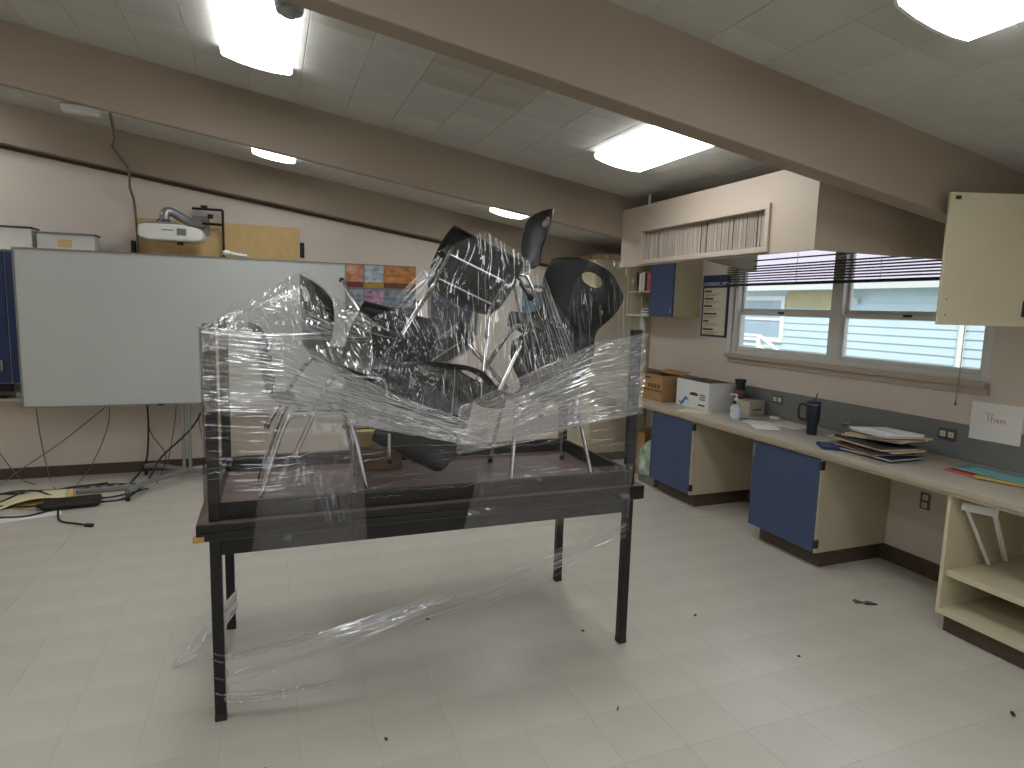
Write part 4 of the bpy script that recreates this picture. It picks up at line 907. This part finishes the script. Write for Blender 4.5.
# ------------------------------------------------------------------ stretch film
fm = thing('stretch_film', 'clear stretch film wrapped around the chairs and the upturned table', 'plastic film', (TCX, TCY-TW/2, 0))
off = Vector((TCX, TCY-TW/2, 0))
def poly_at(pl, t):
    n = len(pl)-1; t = max(0, min(0.99999, t))*n; i = int(t); f = t-i; f = f*f*(3-2*f)*0.5+f*0.5
    return Vector(pl[i]).lerp(Vector(pl[i+1]), f)
def film_sheet(name, top, bot, nu, nv, amp, fu, fv, seed, m='film', bulge=0.0, warp=0.6):
    # wrinkles vary fast along the axis with the higher frequency and run along the other one
    mb = MB()
    def fn(u, v):
        p = poly_at(top, u).lerp(poly_at(bot, u), v)
        wv = warp*noise.noise((u*3+seed, v*3, 2.0))
        n1 = noise.noise((u*fu+wv*2, v*fv+wv, seed)); n2 = noise.noise((u*fu*2.7+wv*5, v*fv*2.2, seed+9)); n3 = noise.noise((u*3, v*3, seed+20))
        rid = 1-abs(n1)*2
        d = amp*(rid*0.8+n2*0.6) + 0.02*n3 + bulge*math.sin(PI*u)*math.sin(PI*v)
        return p + Vector((0, -d, 0.15*d)) - off
    mb.grid(fn, nu, nv)
    return mb.build(name, m, fm, smooth=True)
yf0 = 2.742
film_sheet('film_wrap', [(-0.252, yf0, 1.69), (0.3, yf0-0.01, 1.60), (0.8, yf0-0.01, 1.52), (1.3, yf0-0.01, 1.60), (1.80, yf0, 1.69)], [(-0.252, yf0, 0.98), (0.8, yf0, 0.96), (1.80, yf0, 0.98)], 160, 200, 0.006, 3, 26, 1.0)
film_sheet('film_wrap', [(-0.252, yf0, 1.70), (0.05, yf0, 1.67), (0.45, yf0, 1.44), (0.95, yf0-0.01, 1.24)], [(-0.252, yf0, 1.36), (0.05, yf0, 1.34), (0.40, yf0, 1.29), (0.95, yf0, 1.15)], 120, 170, 0.010, 3.0, 15, 2.0, 'film3', 0.02)
film_sheet('film_wrap', [(0.80, yf0, 1.34), (1.15, yf0, 1.50), (1.5, yf0, 1.64), (1.80, yf0, 1.70)], [(0.80, yf0, 1.12), (1.15, yf0, 1.16), (1.5, yf0, 1.24), (1.80, yf0, 1.28)], 120, 170, 0.010, 3.0, 15, 3.0, 'film3', 0.02)
film_sheet('film_drape', [(-0.252, yf0, 1.70), (-0.08, 2.80, 1.80), (0.06, 2.92, 1.90), (0.15, 2.98, 1.945), (0.27, 2.92, 1.84), (0.42, 2.84, 1.74)], [(-0.252, yf0, 1.60), (-0.1, yf0, 1.62), (0.1, yf0, 1.60), (0.27, yf0, 1.55), (0.42, yf0, 1.48)], 170, 70, 0.009, 22, 3, 4.0, 'film3')
film_sheet('film_drape', [(0.42, 2.86, 1.74), (0.55, 2.9, 1.80), (0.66, 2.9, 1.86), (0.74, 2.92, 2.06), (0.98, 2.94, 2.17), (1.2, 2.92, 2.05), (1.33, 2.88, 1.86), (1.42, 2.84, 1.72)], [(0.42, yf0, 1.40), (0.74, yf0, 1.32), (1.0, yf0, 1.26), (1.42, yf0, 1.36)], 240, 70, 0.009, 26, 2.5, 5.0, 'film2')
film_sheet('film_drape', [(1.36, 2.80, 1.74), (1.42, 2.81, 1.95), (1.53, 2.82, 2.10), (1.64, 2.81, 2.09), (1.76, 2.79, 1.93), (1.80, 2.76, 1.72)], [(1.36, yf0, 1.45), (1.5, yf0, 1.42), (1.65, yf0, 1.40), (1.80, yf0, 1.45)], 120, 60, 0.006, 24, 2.5, 6.0, 'film')
film_sheet('film_wrap', [(0.30, yf0-0.03, 1.42), (0.6, yf0-0.03, 1.33), (0.92, yf0-0.03, 1.20)], [(0.30, yf0-0.03, 1.29), (0.6, yf0-0.03, 1.23), (0.92, yf0-0.03, 1.15)], 100, 90, 0.010, 3.0, 9, 17.0, 'film3')
film_sheet('film_skirt', [(-0.02, yf0, 1.32), (0.12, yf0-0.005, 1.32), (0.28, yf0, 1.30), (0.36, yf0, 1.28)], [(-0.09, 2.70, 0.755), (0.1, 2.695, 0.745), (0.25, 2.70, 0.745), (0.385, 2.70, 0.75)], 70, 60, 0.006, 10, 3, 7.0, 'film2')
film_sheet('film_skirt', [(0.90, 2.715, 1.03), (1.2, 2.71, 1.02), (1.55, 2.715, 1.02), (1.74, 2.72, 1.02)], [(0.82, 2.70, 0.75), (1.15, 2.695, 0.745), (1.5, 2.70, 0.745), (1.73, 2.705, 0.745)], 80, 50, 0.005, 9, 3, 8.0, 'film2')
film_sheet('film_skirt', [(1.30, 2.712, 0.74), (1.5, 2.71, 0.74), (1.73, 2.715, 0.74)], [(1.45, 2.72, 0.58), (1.6, 2.72, 0.62), (1.745, 2.73, 0.66)], 40, 30, 0.006, 8, 4, 12.0, 'film')
# the sides and the back
film_sheet('film_wrap', [(1.802, 2.75, 1.70), (1.805, 3.2, 1.66), (1.802, 3.64, 1.70)], [(1.802, 2.75, 0.98), (1.805, 3.2, 0.96), (1.802, 3.64, 0.98)], 30, 120, 0.001, 3, 24, 9.0)
film_sheet('film_wrap', [(-0.266, 2.75, 1.70), (-0.27, 3.2, 1.66), (-0.266, 3.64, 1.70)], [(-0.266, 2.75, 0.98), (-0.27, 3.2, 0.96), (-0.266, 3.64, 0.98)], 30, 120, 0.001, 3, 24, 10.0)
film_sheet('film_wrap', [(-0.262, 3.655, 1.70), (0.8, 3.82, 1.76), (1.80, 3.655, 1.70)], [(-0.262, 3.655, 0.98), (0.8, 3.66, 0.98), (1.80, 3.655, 0.98)], 100, 60, 0.004, 3, 20, 11.0)
# creases where the film is folded on itself, whitened to stand in for highlights
rf = random.Random(21)
def crease(mb, a, b_, wdt, sag=0.0, wob=0.006, n=14):
    a, b_ = Vector(a), Vector(b_); s0 = rf.random()*50; pts = []; rr = []
    for k in range(n+1):
        t = k/n; p = a.lerp(b_, t); p.z -= sag*math.sin(PI*t)
        p += Vector((0, noise.noise((t*6, s0, 0))*wob, noise.noise((t*5, s0, 7))*wob*1.6))
        pts.append(p-off); rr.append(max(0.0006, 1.75*wdt*(0.35+0.65*abs(noise.noise((t*7, s0, 3))*1.6))*(0.25+0.75*math.sin(PI*min(1, max(0, t))))))
    mb.tube(pts, rr, 5, 0.45)
mb = MB()   # left fan
for k in range(76):
    t = k/75; z0 = 1.70-0.36*t+rf.uniform(-0.012, 0.012); x0 = rf.uniform(-0.20, 0.06)
    x1 = rf.uniform(0.28, 0.46); z1 = 1.45-0.17*t+rf.uniform(-0.01, 0.01)
    f = 1 if t < 0.75 else 0.6
    crease(mb, (x0, yf0-0.016, z0-(x0+0.2)*0.25*(1-t)), (x1, yf0-0.02, z1), rf.uniform(0.0012, 0.0035)*f)
for k in range(70):  # the twisted band running to the centre
    a = rf.uniform(-1, 1); c0 = rf.uniform(0.22, 0.55); c1 = c0+rf.uniform(0.15, 0.42)
    f = lambda x: 1.39-(x-0.25)*0.29
    crease(mb, (c0, yf0-0.022, f(c0)+a*0.075), (c1, yf0-0.024, f(c1)+a*0.05+rf.uniform(-0.012, 0.012)), rf.uniform(0.0015, 0.0045))
tag(mb.build('film_creases', 'fold', fm, smooth=True), kind='stuff')
mb = MB()   # right fan
for k in range(105):
    t = rf.random(); x0 = rf.uniform(0.80, 1.15); f0 = (x0-0.8)/1.0
    z0 = 1.16+0.16*(1-t)+f0*0.10; x1 = rf.uniform(1.35, 1.79); zz1 = 1.69-0.42*t
    k2 = (x1-x0)/(1.80-x0); z1 = z0+(zz1-z0)*k2
    crease(mb, (x0, yf0-0.018, z0), (x1, yf0-0.016, z1), rf.uniform(0.001, 0.0032))
for k in range(16):
    x0 = rf.uniform(1.3, 1.6); crease(mb, (x0, yf0-0.018, rf.uniform(1.5, 1.66)), (x0+rf.uniform(0.1, 0.22), yf0-0.016, rf.uniform(1.28, 1.45)), rf.uniform(0.001, 0.0025))
tag(mb.build('film_creases', 'fold', fm, smooth=True), kind='stuff')
mb = MB()   # the tent over the left chair
for k in range(80):
    t = k/79; x0 = -0.16+0.42*t*0.7; top = (x0, 2.80+0.12*t, 1.78+0.05*math.sin(t*3)); 
    crease(mb, (rf.uniform(-0.12, 0.10), 2.80, rf.uniform(1.74, 1.83)), (rf.uniform(-0.05, 0.34), 2.755, rf.uniform(1.66, 1.70)), rf.uniform(0.001, 0.003))
for k in range(8): crease(mb, (-0.25, 2.75, 1.70+rf.uniform(-0.01, 0.01)), (rf.uniform(-0.02, 0.14), 2.86, rf.uniform(1.80, 1.93)), rf.uniform(0.0015, 0.003))
for k in range(7): crease(mb, (-0.22, yf0-0.015, 1.675+rf.uniform(-0.02, 0.01)), (0.40, yf0-0.015, 1.665+rf.uniform(-0.03, 0.03)), rf.uniform(0.001, 0.0025))
for k in range(14): crease(mb, (rf.uniform(0.14, 0.3), 2.86, rf.uniform(1.72, 1.86)), (rf.uniform(0.36, 0.6), 2.80, rf.uniform(1.64, 1.72)), rf.uniform(0.0008, 0.002))
tag(mb.build('film_creases', 'fold', fm, smooth=True), kind='stuff')
mb = MB()   # vertical runs below the top chairs
for k in range(70):
    x0 = rf.uniform(0.72, 1.32); zt_ = rf.uniform(1.55, 2.08-0.9*abs(x0-1.0)); ln_ = rf.uniform(0.12, 0.40); x1 = x0+(x0-0.95)*0.25+rf.uniform(-0.02, 0.02)
    yy = 2.90-(2.15-zt_)*0.22
    crease(mb, (x0, yy, zt_), (x1, max(yf0-0.015, yy-ln_*0.25), zt_-ln_), rf.uniform(0.0008, 0.0026))
for k in range(9):
    x0 = rf.uniform(1.18, 1.30); crease(mb, (x0, 2.90, rf.uniform(1.9, 2.02)), (x0+rf.uniform(0.08, 0.16), 2.78, rf.uniform(1.45, 1.6)), rf.uniform(0.0015, 0.004))
for k in range(22):
    x0 = rf.uniform(1.42, 1.74); zt_ = rf.uniform(1.70, 1.96); crease(mb, (x0, 2.80, zt_), (x0+rf.uniform(-0.01, 0.02), 2.785, zt_-rf.uniform(0.06, 0.2)), rf.uniform(0.0006, 0.0014))
for k in range(12):
    x0 = rf.uniform(0.60, 0.74); crease(mb, (0.76, 2.9, rf.uniform(1.98, 2.06)), (rf.uniform(0.5, 0.66), 2.85, rf.uniform(1.76, 1.86)), rf.uniform(0.001, 0.0022))
for k in range(8): crease(mb, (1.78, 2.78, rf.uniform(1.74, 1.9)), (1.80, 2.755, rf.uniform(1.55, 1.70)), rf.uniform(0.001, 0.003))
tag(mb.build('film_creases', 'fold', fm, smooth=True), kind='stuff')
mb = MB()   # faint horizontal lines low on the wrap and round the legs
for k in range(46):
    zz = rf.uniform(0.95, 1.3); x0 = rf.uniform(-0.24, 1.55); ln_ = rf.uniform(0.06, 0.3)
    crease(mb, (x0, yf0-0.012, zz), (min(1.79, x0+ln_), yf0-0.012, zz+rf.uniform(-0.01, 0.03)), rf.uniform(0.0006, 0.0016))
for k in range(10):
    zz = rf.uniform(1.0, 1.65)
    crease(mb, (-0.26, yf0-0.008, zz), (-0.18, yf0-0.012, zz+rf.uniform(-0.02, 0.02)), rf.uniform(0.0008, 0.002))
tag(mb.build('film_creases', 'fold', fm, smooth=True), kind='stuff')
# loose tails between the legs of the lower table
mb = MB()
for k in range(14): crease(mb, (1.745, 2.755, 0.66+rf.uniform(-0.05, 0.03)), (0.1+rf.uniform(-0.3, 0.5), 2.73, 0.27+rf.uniform(-0.03, 0.04)), rf.uniform(0.001, 0.003), 0.05, 0.01, 24)
for k in range(14): crease(mb, (0.78+rf.uniform(-0.1, 0.1), 2.735, 0.44+rf.uniform(-0.02, 0.03)), (-0.20, 2.75, 0.30+rf.uniform(-0.01, 0.01)), rf.uniform(0.0015, 0.005), 0.02, 0.012, 20)
for k in range(8): crease(mb, (0.6+rf.uniform(-0.1, 0.1), 2.735, 0.36+rf.uniform(-0.02, 0.03)), (-0.20, 2.75, 0.20+rf.uniform(-0.02, 0.02)), rf.uniform(0.001, 0.003), 0.03, 0.012, 20)
for k in range(10): crease(mb, (0.24+rf.uniform(-0.05, 0.05), 2.64, 0.17+rf.uniform(-0.01, 0.02)), (-0.215, 2.75, 0.115+rf.uniform(-0.02, 0.02)), rf.uniform(0.002, 0.005), 0.015, 0.01, 18)
mb.build('film_tail', 'fold', fm, smooth=True)
film_sheet('film_tail', [(1.74, 2.758, 0.70), (0.9, 2.74, 0.49), (0.1, 2.735, 0.34), (-0.2, 2.757, 0.31)], [(1.74, 2.758, 0.62), (0.9, 2.74, 0.43), (0.1, 2.735, 0.23), (-0.2, 2.757, 0.16)], 140, 40, 0.010, 3, 6, 14.0, 'film2')
film_sheet('film_tail', [(0.80, 2.735, 0.45), (0.45, 2.73, 0.40), (-0.18, 2.752, 0.32)], [(0.80, 2.735, 0.42), (0.45, 2.73, 0.34), (-0.18, 2.752, 0.28)], 80, 24, 0.010, 3, 4, 18.0, 'film3')
film_sheet('film_tail', [(0.26, 2.63, 0.185), (0.0, 2.68, 0.15), (-0.20, 2.752, 0.13)], [(0.22, 2.63, 0.155), (0.0, 2.68, 0.11), (-0.20, 2.752, 0.085)], 60, 20, 0.010, 3, 4, 19.0, 'film3')
film_sheet('film_tail', [(-0.195, 3.56, 0.24), (-0.30, 3.40, 0.19), (-0.40, 3.30, 0.10), (-0.47, 3.28, 0.03)], [(-0.195, 3.56, 0.12), (-0.29, 3.40, 0.06), (-0.38, 3.31, 0.02), (-0.49, 3.27, 0.005)], 50, 20, 0.010, 8, 5, 15.0, 'fold')
mb = MB()
for zz in (0.13, 0.20, 0.28, 0.31):
    pts = [Vector((-0.230+0.031*math.cos(a), 2.786+0.031*math.sin(a), zz+0.01*math.sin(a*2)))-off for a in [2*PI*q/16 for q in range(17)]]
    mb.tube(pts, 0.004, 6, 0.5)
mb.build('film_band', 'film2', fm, smooth=True)
